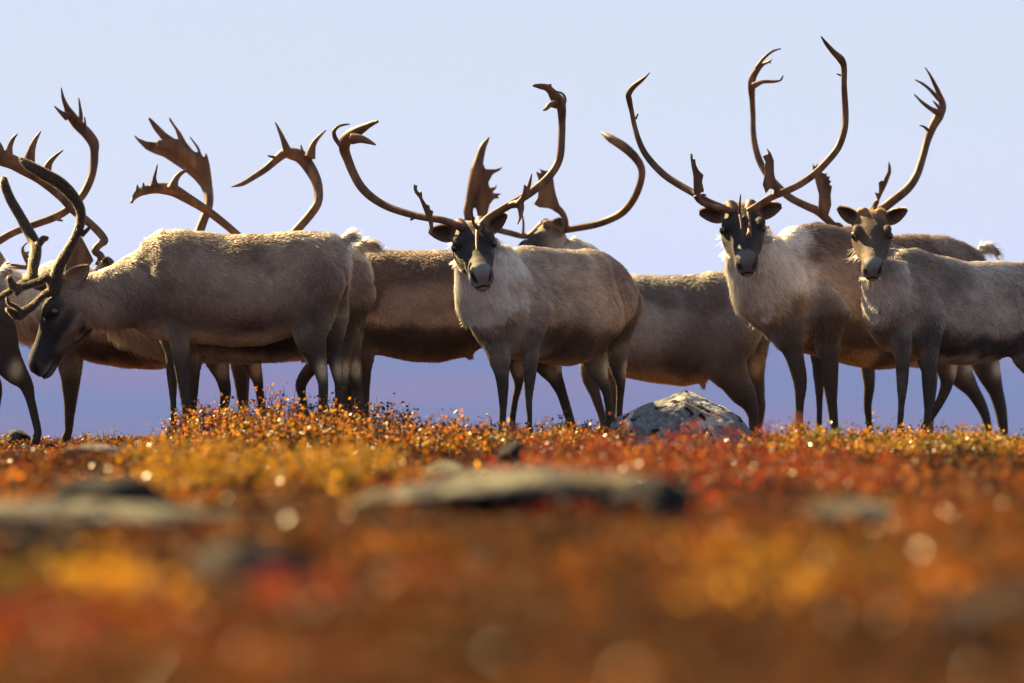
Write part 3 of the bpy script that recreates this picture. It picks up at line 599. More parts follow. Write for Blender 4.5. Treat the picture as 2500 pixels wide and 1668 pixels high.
# dark bull facing left, head hidden, two antlers over the grazing one's back
caribou(40.65, 'dark brown caribou between the grazing one and the central one, pale line on flank',
    torso=[(812,690,830,.10,0),(832,640,856,.17,0),(868,612,868,.21,0),(930,605,873,.245,0),(1000,606,888,.265,0),(1070,606,891,.265,0),(1140,607,876,.245,0),(1200,612,842,.215,0),(1255,622,795,.175,0),(1290,648,750,.11,0),(1303,680,722,.05,0)],
    neck=[(840,720,.25,.05),(780,690,.21,.05),(730,668,.17,.03),(690,655,.14,0)], eyemid=(642,668), eyedd=-.1, hs=1.1, ypr=(-38,28,0),
    legs=[('fleg',[(868,780,62),(882,830,44),(889,870,31),(892,905,19),(893,950,14.5),(893,1000,13),(893,1040,12.5)],-.11),
          ('fleg',[(845,780,56),(818,840,34),(784,878,25),(752,908,20),(735,938,18),(737,965,15.5),(744,995,12.5),(745,1040,12)],.11),
          ('hleg',[(1290,740,68),(1310,820,54),(1335,885,38),(1356,925,25),(1371,959,19.5),(1384,1000,16),(1395,1036,14.5)],-.13),
          ('hleg',[(1262,740,66),(1258,820,46),(1258,880,26),(1264,915,20),(1266,940,16.5),(1258,975,13.5),(1250,1030,12)],.13)],
    tail=[(1290,650,16),(1305,648,14),(1315,660,8)], extra=[([(1147,862,13),(1150,880,11)],0)],
    antlers=[dict(z=Z3,side=-1,dd=-.05,tubes=[T([(960,1110,26),(880,1040,28),(820,985,28),(740,918,30),(650,848,31),(560,788,34),(460,728,40),(380,682,46),(300,665,44),(230,665,38),(160,680,34),(110,703,28),(76,742,15),(63,770,11)],(0,-.05,-.2,-.3),True),
                T([(365,670,46),(385,605,26),(420,558,18),(475,528,9)],(-.2,-.18)),T([(232,645,34),(232,590,15),(243,540,10),(255,485,5)],(-.24,-.24)),T([(155,675,18),(150,618,5)],(-.27,-.27)),T([(110,690,18),(107,634,5)],(-.28,-.28))]),
             dict(z=Z3,side=1,dd=0,tubes=[T([(1130,1130,34),(1200,1060,35),(1300,948,33),(1370,868,33),(1430,780,33),(1441,690,34),(1420,600,41),(1370,505,48),(1310,432,52),(1240,408,46),(1190,405,38),(1130,452,31),(1050,522,26),(960,582,22),(880,630,18),(797,654,5)],(0,.12,.25,.2,.0),True),
                T([(1215,400,34),(1182,310,21),(1150,235,13),(1121,175,5)],(.18,.16)),T([(1375,440,44),(1400,345,23),(1440,288,15),(1497,233,5)],(.2,.22)),T([(1130,440,14),(1092,430,11),(1062,421,5)],(.1,.1)),T([(1322,395,14),(1309,340,4)],(.19,.19))])],
    pal=dict(brown=(.062,.038,.030),flank=(.15,.11,.088),belly=(.26,.19,.12)), hairs=45000, mane=.7, flen=.8, band=.85, bk=.85, stripe=.9)

# bull behind the boulder
caribou(41.6, 'greyish caribou behind the boulder facing left, its head behind the central one',
    torso=[(1432,720,880,.10,0),(1450,690,905,.17,0),(1485,668,918,.22,0),(1540,664,930,.255,0),(1600,668,940,.27,0),(1665,667,947,.265,0),(1725,658,937,.25,0),(1775,656,905,.235,0),(1822,664,865,.205,0),(1856,690,835,.15,0),(1873,730,815,.07,0)],
    neck=[(1460,740,.26,0),(1420,690,.225,0),(1385,640,.18,0),(1360,612,.13,0)], eyemid=(1297,607), eyedd=-.03, hs=1.15, ypr=(-78,30,0),
    legs=[('fleg',[(1455,800,60),(1450,860,42),(1440,913,27),(1452,960,19),(1468,1010,15),(1475,1045,14)],-.11),('fleg',[(1475,800,56),(1490,870,36),(1500,930,22),(1502,990,16),(1503,1045,14)],.12),
          ('hleg',[(1790,790,78),(1772,850,74),(1772,890,62),(1795,931,40),(1817,965,34),(1832,990,25),(1840,1020,17),(1837,1050,14.5)],-.13),
          ('hleg',[(1830,790,64),(1830,860,50),(1840,920,30),(1852,970,22),(1856,1000,17),(1850,1050,13)],.14)],
    tail=[(1850,690,16),(1868,690,13),(1875,705,8)], extra=[([(1716,925,11),(1717,943,10),(1719,953,8)],-.02)],
    antlers=[dict(z=Z5,side=1,dd=-.02,tubes=[T([(1545,1212,24),(1640,1176,25),(1760,1155,25),(1900,1128,26),(2020,1084,27),(2100,1035,27),(2162,960,26),(2205,870,26),(2228,770,26),(2213,700,28),(2160,630,32),(2090,570,34),(2010,520,30),(1960,488,15),(1932,468,5)],(0,-.1,-.3,-.3,-.15),True),
                T([(1690,1160,20),(1687,1100,20),(1660,1045,24),(1615,1005,30)],(-.05,-.1))],
                plates=[dict(p=[(1608,860),(1600,800),(1590,755),(1582,712),(1572,748),(1535,745),(1498,732),(1520,765),(1500,762),(1474,746),(1492,800),(1500,830),(1475,850),(1450,838),(1480,870),(1492,905),(1490,935),(1460,982),(1500,1007),(1560,1012),(1620,1032),(1665,1065),(1680,1060),(1640,980),(1618,910)],dd=-.1,t=.008)]),
             dict(z=Z5,side=-1,dd=.08,tubes=[T([(1420,1210,20),(1300,1190,22),(1150,1150,22),(1060,1110,22),(990,1060,26),(1005,960,30),(1030,850,40),(1055,740,44),(1075,660,34),(1100,580,26),(1125,540,16),(1147,507,5)],(0,.1,.2),True),T([(1385,1195,12),(1388,1120,9),(1378,1050,7)],(0,0))],
                plates=[dict(p=[(965,1100),(980,1000),(1008,880),(1030,765),(1060,690),(1105,700),(1118,735),(1190,735),(1243,718),(1220,745),(1170,772),(1140,830),(1150,870),(1180,860),(1205,836),(1190,878),(1160,905),(1240,908),(1205,925),(1220,942),(1180,947),(1150,985),(1125,1080),(1070,1088),(1050,1010),(1035,1010),(1020,1100)],dd=.15,t=.010)])],
    pal=dict(brown=(.082,.068,.064),flank=(.155,.14,.138),belly=(.30,.22,.15),leg=(.06,.05,.045)), hairs=42000, band=.1, bk=.4, stripe=0, mane=.8)

# central bull
caribou(39.55, 'central caribou staring out, black face, white mane, wide rack, left of the boulder',
    torso=[(1184,700,805,.06,-.14),(1192,655,836,.13,-.07),(1212,622,866,.18,.02),(1240,606,876,.2,.12),(1278,598,882,.22,.26),(1330,603,890,.245,.43),(1385,607,898,.25,.59),(1430,602,886,.24,.73),(1462,608,852,.21,.86),(1490,630,806,.17,.95),(1506,670,760,.10,1.0)],
    neck=[(1225,748,.255,.05,.21),(1208,700,.235,.0,.205),(1190,655,.205,-.04,.185),(1172,615,.165,-.06,.15),(1165,585,.13,-.05,.12)],
    eyemid=(1158,598), eyedd=-.29, hs=1.18, ypr=(7.5,20,7),
    legs=[('fleg',[(1205,765,60),(1212,815,46),(1218,863,32),(1226,921,20),(1228,960,17),(1228,997,15),(1226,1036,12.5)],-.02),
          ('fleg',[(1290,755,64),(1294,814,40),(1297,863,24),(1293,921,18.5),(1291,975,14),(1293,1016,11.5),(1292,1040,11.5)],.06),
          ('hleg',[(1448,760,66),(1446,820,52),(1455,890,34),(1470,930,22),(1481,958,17.5),(1487,998,14),(1489,1040,12)],.78),
          ('hleg',[(1505,740,66),(1500,800,54),(1503,850,37),(1510,902,23),(1515,940,17.5),(1513,978,14),(1510,1040,12)],.92)],
    extra=[([(1362,890,11),(1365,908,8)],.5)],
    antlers=[dict(z=Z5,side=-1,dd=-.26,tubes=[T([(945,1148,30),(880,1118,29),(800,1094,27),(720,1083,26),(620,1064,26),(500,1030,27),(400,990,28),(300,925,31),(230,850,32),(180,760,32),(140,660,34),(117,590,40),(130,530,46),(178,488,46),(240,450,34),(290,424,22),(335,402,16),(354,398,11)],(0,.08,.25,.32,.2,.05),True),
                T([(170,520,42),(230,520,32),(290,540,20),(345,565,5)],(.08,.02)),T([(92,570,18),(52,512,17),(46,465,15),(78,432,11),(120,420,9),(162,417,5)],(.12,.15)),T([(600,1085,14),(585,1100,6)],(.1,.1)),T([(730,1100,18),(740,1160,10),(733,1195,5)],(.0,-.06))],
                plates=[dict(p=[(607,870),(612,828),(622,860),(636,838),(634,880),(650,905),(668,888),(672,940),(700,985),(722,992),(728,1025),(750,1030),(742,1075),(742,1110),(735,1190),(728,1180),(715,1110),(690,1050),(668,990),(648,940),(618,905)],dd=-.05,t=.009)]),
             dict(z=Z5,side=1,dd=-.26,tubes=[T([(1085,1138,32),(1130,1090,29),(1200,1042,28),(1300,985,29),(1400,928,29),(1480,870,29),(1560,798,29),(1620,715,29),(1650,630,28),(1660,500,26),(1661,400,27),(1658,310,34),(1640,255,42),(1610,220,40),(1585,185,30),(1555,158,26),(1510,148,22),(1456,142,10)],(0,.08,.25,.32,.22,.08),True),
                T([(1620,275,34),(1578,278,20),(1548,308,14),(1525,318,6)],(.12,.05)),T([(1672,290,16),(1683,235,12),(1662,198,9),(1610,180,6)],(.14,.18)),T([(1578,160,10),(1584,128,5)],(.08,.08)),T([(1568,158,8),(1568,130,4)],(.08,.08)),
                T([(1290,992,24),(1360,985,34),(1368,1060,15),(1345,1130,5)],(.0,-.1)),T([(1350,990,30),(1390,930,20),(1400,880,16),(1395,843,5)],(-.04,-.08)),T([(1395,930,18),(1428,850,15),(1448,765,5)],(-.05,-.08)),T([(1376,925,9),(1396,905,14)],(-.06,-.06)),
                T([(1085,1140,25),(1062,1180,17),(1056,1250,11),(1055,1312,5)],(.0,-.22)),T([(1066,1150,16),(1035,1120,12),(1022,1040,9),(1018,930,5)],(-.06,-.2))])],
    pal=dict(brown=(.088,.058,.043),flank=(.18,.14,.115),dark=(.05,.037,.031),mane=(.60,.55,.49)), hairs=95000, voxel=.0075, maneback=.20, ear_tilt=(.15,.55), band=.8, bk=.45, stripe=.2)

# right bull
caribou(39.9, 'caribou right of the boulder staring out, black face, very tall slender rack',
    torso=[(1866,690,792,.06,-.14),(1876,640,814,.13,-.05),(1897,585,836,.18,.04),(1930,548,854,.21,.14),(1970,538,868,.225,.24),(2020,545,880,.25,.37),(2080,562,897,.265,.5),(2140,580,908,.265,.63),(2200,602,903,.245,.75),(2250,618,868,.215,.86),(2288,640,815,.16,.94),(2305,670,770,.08,.98)],
    neck=[(1912,735,.235,.08,.20),(1880,690,.245,.0,.21),(1855,640,.205,-.04,.18),(1835,595,.165,-.05,.15),(1825,560,.13,-.04,.12)],
    eyemid=(1814,558), eyedd=-.30, hs=1.2, ypr=(2,24,3.5),
    legs=[('fleg',[(1920,775,64),(1932,830,46),(1938,863,29),(1953,930,20),(1952,985,17),(1951,1020,14.5),(1951,1045,13)],-.03),
          ('fleg',[(2010,770,70),(2020,837,36),(2026,880,27),(2027,930,21.5),(2031,985,19.5),(2036,1030,15),(2039,1050,13)],.02),
          ('hleg',[(2290,760,66),(2295,830,50),(2310,890,32),(2312,935,23),(2298,975,17),(2270,1022,14),(2246,1062,12.5)],.8),
          ('hleg',[(2262,760,62),(2262,830,46),(2268,890,28),(2275,935,20),(2272,985,15),(2270,1045,13)],1.02)],
    tail=[(2295,650,16),(2310,650,13),(2318,665,8)],
    antlers=[dict(z=Z7,side=-1,dd=-.26,tubes=[T([(790,1262,24),(720,1232,25),(640,1200,25),(570,1160,24),(520,1130,25),(430,1078,25),(340,1018,25),(260,940,24),(200,860,22),(160,770,20),(135,680,18),(117,590,17),(100,510,21),(97,470,21),(130,420,19),(180,380,14),(215,350,8),(239,323,4)],(0,.06,.25,.35,.25,.1),True),
                T([(142,640,10),(162,600,5)],(.3,.3)),T([(730,1248,20),(640,1226,20),(575,1192,18),(548,1150,22)],(.0,-.03)),T([(590,1145,10),(625,1155,4)],(0,0))],
                plates=[dict(p=[(512,900),(514,862),(520,890),(527,870),(531,915),(545,905),(552,950),(570,985),(602,1017),(592,1062),(607,1128),(575,1140),(545,1172),(535,1120),(532,1020),(518,950)],dd=-.02,t=.010)]),
             dict(z=Z7,side=1,dd=-.26,tubes=[T([(905,1262,26),(980,1215,25),(1060,1165,26),(1150,1128,25),(1250,1080,25),(1350,1010,25),(1440,920,25),(1510,830,25),(1550,720,24),(1560,620,23),(1555,500,22),(1550,400,20),(1550,290,21),(1530,237,27),(1480,188,20),(1430,130,14),(1393,78,4)],(0,.06,.25,.35,.25,.1),True),
                T([(1530,345,9),(1498,331,4)],(.2,.2)),T([(1090,1150,20),(1098,1110,22),(1085,1080,22)],(.02,0)),
                T([(905,1262,18),(908,1330,14),(912,1390,15),(907,1430,19)],(0,-.22)),T([(880,1290,8),(860,1310,8),(848,1300,12),(845,1230,10),(853,1143,4)],(-.05,-.15)),T([(848,1290,12),(855,1340,9),(858,1388,4)],(-.12,-.2))],
                plates=[dict(p=[(1024,828),(1058,870),(1077,920),(1078,1000),(1090,1060),(1112,1112),(1080,1117),(1050,1107),(1022,1142),(1000,1080),(1016,1000),(1010,960),(1020,930),(1000,888),(1040,872)],dd=.0,t=.010)])],
    pal=dict(brown=(.068,.040,.030),flank=(.165,.12,.095),mane=(.50,.445,.39),muzzle=(.13,.12,.12)), hairs=80000, voxel=.008, maneback=.30, ear_tilt=(.05,.15), band=.75, bk=.75)

# bull behind the hornless one
caribou(41.3, 'caribou hidden behind the antlerless one, only brown back, tail and rack showing',
    torso=[(2052,640,850,.1,-.12),(2080,595,868,.17,-.02),(2125,575,884,.22,.1),(2180,569,895,.25,.22),(2240,567,903,.26,.34),(2300,569,900,.25,.46),(2345,582,870,.22,.56),(2380,603,830,.17,.63),(2400,640,780,.09,.67)],
    neck=[(2100,730,.25,.0),(2085,680,.21,-.06),(2075,640,.17,-.1),(2070,610,.13,-.1)], eyemid=(2066,600), eyedd=-.3, hs=1.12, ypr=(-4,16,0),
    legs=[('fleg',[(2030,770,56),(2005,840,34),(1998,893,20),(2000,950,15),(2001,1004,12),(1999,1050,11)],-.1),
          ('fleg',[(2108,780,58),(2114,840,36),(2117,880,25),(2122,940,18),(2118,985,17),(2121,1025,13),(2124,1050,11.5)],.02),
          ('hleg',[(2325,770,68),(2325,840,54),(2340,905,38),(2375,955,26),(2400,1000,18),(2411,1035,13.5),(2414,1060,12)],.5),
          ('hleg',[(2380,760,66),(2392,840,50),(2410,900,36),(2431,955,27),(2443,1000,20),(2448,1035,17),(2452,1062,14)],.65)],
    tail=[(2390,612,18),(2410,606,15),(2428,612,13),(2440,628,8)],
    antlers=[dict(z=Z7,side=-1,dd=-.2,tubes=[T([(1500,1375,20),(1430,1310,28),(1370,1258,30),(1280,1218,27),(1180,1165,26),(1100,1090,26),(1030,1010,25),(980,920,24),(950,820,22),(937,720,20),(935,600,19),(930,510,20),(926,430,26),(930,370,26),(960,312,22),(1000,270,14),(1035,255,10),(1065,234,4)],(0,.06,.25,.35,.25,.1),True),
                T([(955,300,16),(1005,232,12),(1065,182,10),(1127,162,4)],(.1,.1)),T([(935,415,24),(1000,388,14),(1080,385,11),(1122,374,9),(1141,342,4)],(.12,.05)),T([(1040,250,8),(1060,262,4)],(.1,.1)),T([(1445,1320,20),(1405,1270,20),(1388,1235,18)],(0,-.02))],
                plates=[dict(p=[(1338,970),(1340,932),(1350,962),(1358,955),(1370,935),(1374,965),(1388,992),(1420,1008),(1440,1000),(1428,1030),(1457,1022),(1448,1050),(1466,1058),(1450,1078),(1470,1092),(1460,1150),(1465,1220),(1445,1288),(1410,1247),(1375,1247),(1380,1150),(1357,1060)],dd=-.02,t=.009)]),
             dict(z=Z7,side=1,dd=-.2,tubes=[T([(1640,1300,22),(1700,1275,26),(1800,1248,30),(1880,1190,31),(1980,1108,30),(2040,1018,28),(2080,900,26),(2110,790,26),(2150,690,29),(2188,620,35),(2215,550,27),(2192,470,18),(2160,400,14),(2130,340,9),(2096,288,4)],(0,.06,.25,.3,.1),True),
                T([(2200,600,30),(2145,575,17),(2080,528,12),(2021,469,4)],(.15,.08)),T([(2195,510,17),(2130,440,12),(2080,400,10),(2025,371,4)],(.12,.1)),T([(2195,565,14),(2150,515,4)],(.12,.08)),T([(2118,715,12),(2090,690,9),(2057,681,4)],(.2,.15)),T([(1720,1278,20),(1750,1235,18),(1775,1190,18)],(0,-.03))],
                plates=[dict(p=[(1850,918),(1866,955),(1869,1000),(1840,1080),(1800,1160),(1770,1230),(1740,1282),(1718,1278),(1760,1215),(1773,1180),(1757,1130),(1783,1142),(1785,1095),(1782,1065),(1800,1052),(1812,1060),(1825,1030),(1845,990)],dd=-.03,t=.009)])],
    hairs=30000, voxel=.010, band=.6)

# antlerless one at the right
caribou(39.15, 'antlerless young caribou at far right, brown face, rump beyond the right edge',
    torso=[(2132,705,795,.05,-.13),(2140,660,826,.105,-.06),(2160,628,855,.145,.02),(2195,608,868,.17,.1),(2235,604,879,.19,.19),(2290,622,888,.205,.31),(2360,634,896,.215,.46),(2430,633,885,.21,.6),(2500,637,850,.195,.75),(2548,652,805,.16,.85),(2575,685,765,.09,.91)],
    neck=[(2185,755,.205,.04,.165),(2170,705,.165,-.02,.145),(2155,655,.132,-.06,.122),(2142,615,.112,-.07,.105),(2133,585,.10,-.05,.10)],
    eyemid=(2129,574), eyedd=-.24, hs=1.05, ypr=(-2,28,0),
    legs=[('fleg',[(2185,780,50),(2198,835,34),(2203,874,22.5),(2203,930,17),(2201,985,13.5),(2198,1030,11.5)],-.03),
          ('fleg',[(2258,770,58),(2266,835,34),(2268,880,25),(2268,930,20),(2266,1000,15.5),(2264,1040,13)],.04),
          ('hleg',[(2500,760,66),(2492,830,52),(2512,885,32),(2545,930,22),(2556,965,16),(2556,1020,13),(2556,1045,12)],.6),
          ('hleg',[(2545,760,58),(2550,830,44),(2572,890,26),(2600,940,18),(2606,990,14),(2606,1045,12)],.8)],
    tail=[(2568,668,14),(2584,668,11),(2592,682,6)],
    pal=dict(face=(.085,.050,.034),crown=(.21,.115,.055),cheek=(.20,.125,.075),flank=(.165,.138,.12),brown=(.105,.076,.060),mane=(.40,.35,.31),dark=(.04,.032,.03),muzzle=(.17,.155,.15)), mane=.75, hairs=80000, voxel=.0075, maneback=.14, ear_tilt=(.55,.42), bk=.35, stripe=.6, band=.95)

# ------------------------------------------------------------------ rocks
def mat_rock(name, base, lich, dark, lich_at=.55, dark_at=.66, warm=(.30, .22, .12)):
    m, nt, out = new_mat(name); L = nt.links.new
    tc = N(nt, 'ShaderNodeTexCoord')
    def noise(sc, det=6, dist=0.0):
        n = N(nt, 'ShaderNodeTexNoise'); n.inputs['Scale'].default_value = sc; n.inputs['Detail'].default_value = det; n.inputs['Distortion'].default_value = dist
        L(tc.outputs['Object'], n.inputs['Vector']); return n
    n0 = noise(40, 8); n1 = noise(6, 9, .4); n2 = noise(15, 5, .2); n3 = noise(4, 3)
    r0 = ramp(nt, [(.3, tuple(b * .55 for b in base)), (.7, tuple(b * 1.25 for b in base))])
    def mixn(fac_n, lo, hi, a, col):
        r = ramp(nt, [(lo, (0, 0, 0)), (hi, (1, 1, 1))]); mx = N(nt, 'ShaderNodeMix', data_type='RGBA')
        L(fac_n.outputs[0], r.inputs[0]); L(r.outputs[0], mx.inputs[0]); L(a, mx.inputs[6]); mx.inputs[7].default_value = (*col, 1); return mx.outputs[2]
    L(n0.outputs[0], r0.inputs[0])
    c = mixn(n1, lich_at, lich_at + .06, r0.outputs[0], lich); c = mixn(n3, .55, .75, c, warm); c = mixn(n2, dark_at, dark_at + .03, c, dark)
    b = N(nt, 'ShaderNodeBsdfPrincipled'); b.inputs['Roughness'].default_value = .95; b.inputs['Specular IOR Level'].default_value = .04
    bp = N(nt, 'ShaderNodeBump'); bp.inputs['Strength'].default_value = .9; bp.inputs['Distance'].default_value = .012
    ad = N(nt, 'ShaderNodeMath', operation='ADD'); L(n0.outputs[0], ad.inputs[0]); L(n1.outputs[0], ad.inputs[1])
    L(ad.outputs[0], bp.inputs['Height']); L(bp.outputs[0], b.inputs['Normal']); L(c, b.inputs['Base Color']); L(b.outputs[0], out.inputs[0]); return m
M_BOULDER = mat_rock('lichen_boulder', (.15, .15, .16), (.36, .35, .33), (.012, .012, .012), .50, .59, (.20, .155, .10))
M_GREY = mat_rock('grey_slab', (.065, .062, .062), (.15, .145, .105), (.010, .010, .010), .52, .56, (.09, .07, .04))
M_DARK = mat_rock('dark_stone', (.022, .021, .024), (.05, .045, .045), (.007, .007, .008), .6, .6, (.05, .018, .014))
M_PALE = mat_rock('pale_stone', (.095, .082, .075), (.16, .145, .13), (.015, .015, .015), .5, .62, (.09, .05, .035))

def boulder():
    pts = [(1675,952,.10),(1692,956,.22),(1655,962,.02),(1547,1001,-.05),(1600,983,.12),(1489,1030,0),(1492,1062,-.08),(1500,1112,-.10),(1672,985,-.10),(1668,1040,-.21),(1664,1112,-.30),
           (1727,976,.12),(1810,1018,.10),(1832,1052,.04),(1842,1112,0),(1775,1045,-.13),(1790,1112,-.18),(1560,1040,-.17),(1560,1112,-.25),(1520,1060,.3),(1680,990,.36),(1800,1052,.32),(1520,1112,.36),(1820,1112,.36),(1505,1018,.08)]
    D = 38.75; bm = bmesh.new()
    for x, y, d in pts: bm.verts.new(tuple(P(x, y, D + d)))
    bmesh.ops.convex_hull(bm, input=bm.verts)
    pr = Parts(); bm.verts.ensure_lookup_table(); bm.verts.index_update()
    hv = {v for f in bm.faces for v in f.verts}; ix = {}
    for v in hv: ix[v] = len(pr.v); pr.v.append(np.array(v.co))
    pr.f = [tuple(ix[v] for v in f.verts) for f in bm.faces]; bm.free()
    co, q = remesh(pr, .010, 0); n = vnormals(co, q)
    co = co + n * ((.013 * fbm(co * 5 + 2, 3)) + .010 * fbm(co * 17, 3) + .012 * np.minimum(0, vnoise(co * V(9, 9, 14)) + .2))[:, None]
    o = link('boulder', mesh_arrays('boulder', co, q.ravel(), q.shape[1], None, True), mat=M_BOULDER)
    tag(o, 'large angular grey boulder with white and black lichen standing among the red shrubs', 'boulder')
boulder()
def rock(name, label, px, D, wdt, dep, hgt, seed, mat, sink=.25):
    bm = bmesh.new(); bmesh.ops.create_icosphere(bm, subdivisions=4, radius=1); co = np.array([v.co[:] for v in bm.verts]); r = np.random.default_rng(seed)
    for k in range(9):
        d = unit(r.normal(0, 1, 3)); lim = .55 + .3 * r.random(); s = co @ d; co = co - d * np.maximum(s - lim, 0)[:, None] * .85
    co = co * (1 + .16 * fbm(co * 1.7 + seed, 3) + .05 * fbm(co * 6 + seed, 2))[:, None]
    x = (px - 1250) * D / F; g = float(ground_z([x], [D])[0])
    co = co * V(wdt / 2, dep / 2, hgt / (1 - sink + .0001) / 1.55) + V(x, D, g + hgt * .45)
    for v, c in zip(bm.verts, co): v.co = c
    me = bpy.data.meshes.new(name); bm.to_mesh(me); bm.free(); me.polygons.foreach_set('use_smooth', [True] * len(me.polygons))
    tag(link(name, me, mat=mat), label, 'rock', 'rocks lying in the heath')
rock('rock', 'small grey stone at the far left behind the yellow moss', 48, 40.6, .14, .12, .075, 3, M_GREY)
rock('rock', 'pale pinkish stone in the low red plants below the grazing caribou', 228, 33.5, .34, .3, .07, 5, M_PALE)
rock('rock', 'blurred broad grey slab at the left edge under the red plants', 130, 22.8, 1.25, .9, .085, 8, M_GREY)
rock('rock', 'dark blurred stone resting on the left grey slab', 270, 24.6, .42, .3, .13, 9, M_DARK)
rock('rock', 'dark blurred rock low at the left edge, in front of the grey slab', 70, 19.8, .40, .3, .07, 12, M_DARK)
rock('rock', 'blurred grey rock with a dark front, lower left foreground', 610, 18.2, .34, .28, .075, 15, M_GREY)
rock('rock', 'blurred long pale slab in the middle foreground below the boulder', 1270, 24.2, 1.2, .9, .11, 21, M_GREY)
rock('rock', 'blurred dark end stone at the right of the long pale slab', 1590, 23.6, .26, .3, .10, 22, M_DARK)
rock('rock', 'low grey stone under the orange shrubs in front of the central caribou', 1095, 30.5, .24, .25, .075, 25, M_GREY)
rock('rock', 'dark reddish stone between orange shrubs and red shrubs, left of the boulder', 1250, 32.8, .20, .2, .115, 27, M_DARK)
rock('rock', 'pale lichen covered stone beside the hooves of the central caribou', 1352, 39.9, .14, .14, .09, 30, M_PALE)
rock('rock', 'dark flat rock touching the left foot of the boulder', 1435, 40.1, .24, .2, .085, 31, M_DARK)
rock('rock', 'blurred thin grey stone in the heath at the right', 2060, 22.6, .36, .3, .065, 33, M_GREY)
rock('rock', 'blurred dark blue-black rock at the lower right edge', 2440, 15.0, .36, .3, .085, 35, M_DARK)
rock('rock', 'small blurred whitish stone at the lower left among red leaves', 392, 17.0, .075, .07, .05, 37, M_PALE)
rock('rock', 'small grey rock behind the hooves of the dark middle caribou', 850, 41.0, .16, .14, .11, 38, M_GREY)

# ------------------------------------------------------------------ autumn ground cover
PC = dict(orange=(.31, .098, .008), gold=(.34, .165, .009), red=(.20, .022, .008), dred=(.065, .011, .007), green=(.11, .10, .012), brown=(.05, .024, .012), pale=(.25, .2, .12), rust=(.17, .05, .010))
def cover(name, label, cat, x, y, hgt, wdt, cols, nleaf, lsize, nstem=4, low=.25, seed=1, twig=(.045, .022, .015), dull=.0):
    """clumps at x,y: arching stems carrying small leaves, all as one mesh"""
    r = np.random.default_rng(seed); k = len(x); z = ground_z(x, y); hgt = hgt * (1 + .75 * fbm(np.stack([x * 2.6, y * 1.2, 0 * x + seed], 1), 2))
    si = np.repeat(np.arange(k), nstem); ns = len(si)
    base = np.stack([x[si] + r.normal(0, .025, ns), y[si] + r.normal(0, .025, ns), z[si] - .01], 1)
    ang = r.random(ns) * 2 * np.pi; spread = wdt[si] * np.sqrt(r.random(ns)); H = hgt[si] * (.55 + .55 * r.random(ns))
    top = base + np.stack([np.cos(ang) * spread, np.sin(ang) * spread, H], 1); mid = (base + top) / 2 + np.stack([np.cos(ang) * spread * -.15, np.sin(ang) * spread * -.15, H * .12], 1)
    # stems: three sided, two segments
    rad = .0022 + .0006 * r.random(ns); off = [V(math.cos(a), math.sin(a), 0) for a in (0, 2.1, 4.2)]
    sv = np.concatenate([np.stack([p + o * (rad * f)[:, None] for o in off], 1) for p, f in ((base, 1.0), (mid, .8), (top, .35))], 1)     # ns,9,3
    sl = []
    for s in (0, 3):
        for j in range(3):
            a, b = s + j, s + (j + 1) % 3; sl.append((a, b, b + 3, a + 3))
    SL = (np.arange(ns)[:, None, None] * 9 + np.array(sl)[None]).reshape(-1)
    sc = np.repeat(np.array(twig)[None] * (.6 + .8 * r.random((ns, 1))), 9, 0)
    # leaves
    li = np.repeat(np.arange(ns), max(1, nleaf // nstem)); nl = len(li); t = low + (1 - low) * r.random(nl) ** .8
    pos = np.where(t[:, None] < .5, base[li] + (mid[li] - base[li]) * (t * 2)[:, None], mid[li] + (top[li] - mid[li]) * (t * 2 - 1)[:, None])
    ls = lsize[si][li] * (.65 + .7 * r.random(nl)); d = r.normal(0, 1, (nl, 3)); d[:, 2] = np.abs(d[:, 2]) * .7 + .1; d /= np.linalg.norm(d, axis=1, keepdims=True)
    nn = r.normal(0, 1, (nl, 3)); sd = np.cross(d, nn); sd /= np.linalg.norm(sd, axis=1, keepdims=True); up = np.cross(sd, d)
    pos = pos + r.normal(0, .010, (nl, 3)) * (hgt[si][li] / .12)[:, None]
    b0 = pos; L1 = pos + d * (ls * .5)[:, None]; lv = np.stack([b0, L1 + sd * (ls * .36)[:, None] + up * (ls * .1)[:, None], pos + d * ls[:, None], L1 - sd * (ls * .36)[:, None] + up * (ls * .1)[:, None]], 1)
    lc = cols[si][li] * (.35 + 1.15 * r.random((nl, 1)) ** 1.3); sw = r.random(nl)
    lc = np.where((sw < .10)[:, None], lc * .4 + np.array(PC['brown']) * .6, lc); lc = np.where((sw > .93)[:, None], lc * .5 + np.array(PC['gold']) * .5, lc)
    lc = np.repeat(lc, 4, 0); LT = (np.arange(nl)[:, None] * 4 + np.array([0, 1, 2, 3])[None]).reshape(-1) + ns * 9
    me = mesh_arrays(name, np.vstack([sv.reshape(-1, 3), lv.reshape(-1, 3)]), np.concatenate([SL, LT]), 4, np.vstack([sc, lc]))
    o = link(name, me); me.materials.append(M_LEAF); me.materials.append(M_TWIG)
    me.materials.append(M_DULL); me.materials.append(M_GLINT); mi = np.zeros(len(me.polygons), np.int32); mi[:ns * 6] = 1; mi[ns * 6:][r.random(nl) < dull] = 2; mi[ns * 6:][r.random(nl) < np.where(y[si][li] < 22, .02, .08)] = 3; me.polygons.foreach_set('material_index', mi)
    tag(o, label, cat, None, 'stuff'); return o
def scatter(px0, px1, D0, D1, per_m2, seed, thin=None):
    r = np.random.default_rng(seed); wm = (px1 - px0) * D1 / F; n = int(wm * (D1 - D0) * per_m2)
    y = D0 + (D1 - D0) * r.random(n); x = ((px0 - 1250) * D1 / F + wm * r.random(n)); pxv = 1250 + x * F / y
    k = (pxv > px0) & (pxv < px1)
    if thin is not None: k &= r.random(n) < thin(pxv, y)
    return x[k], y[k], pxv[k]
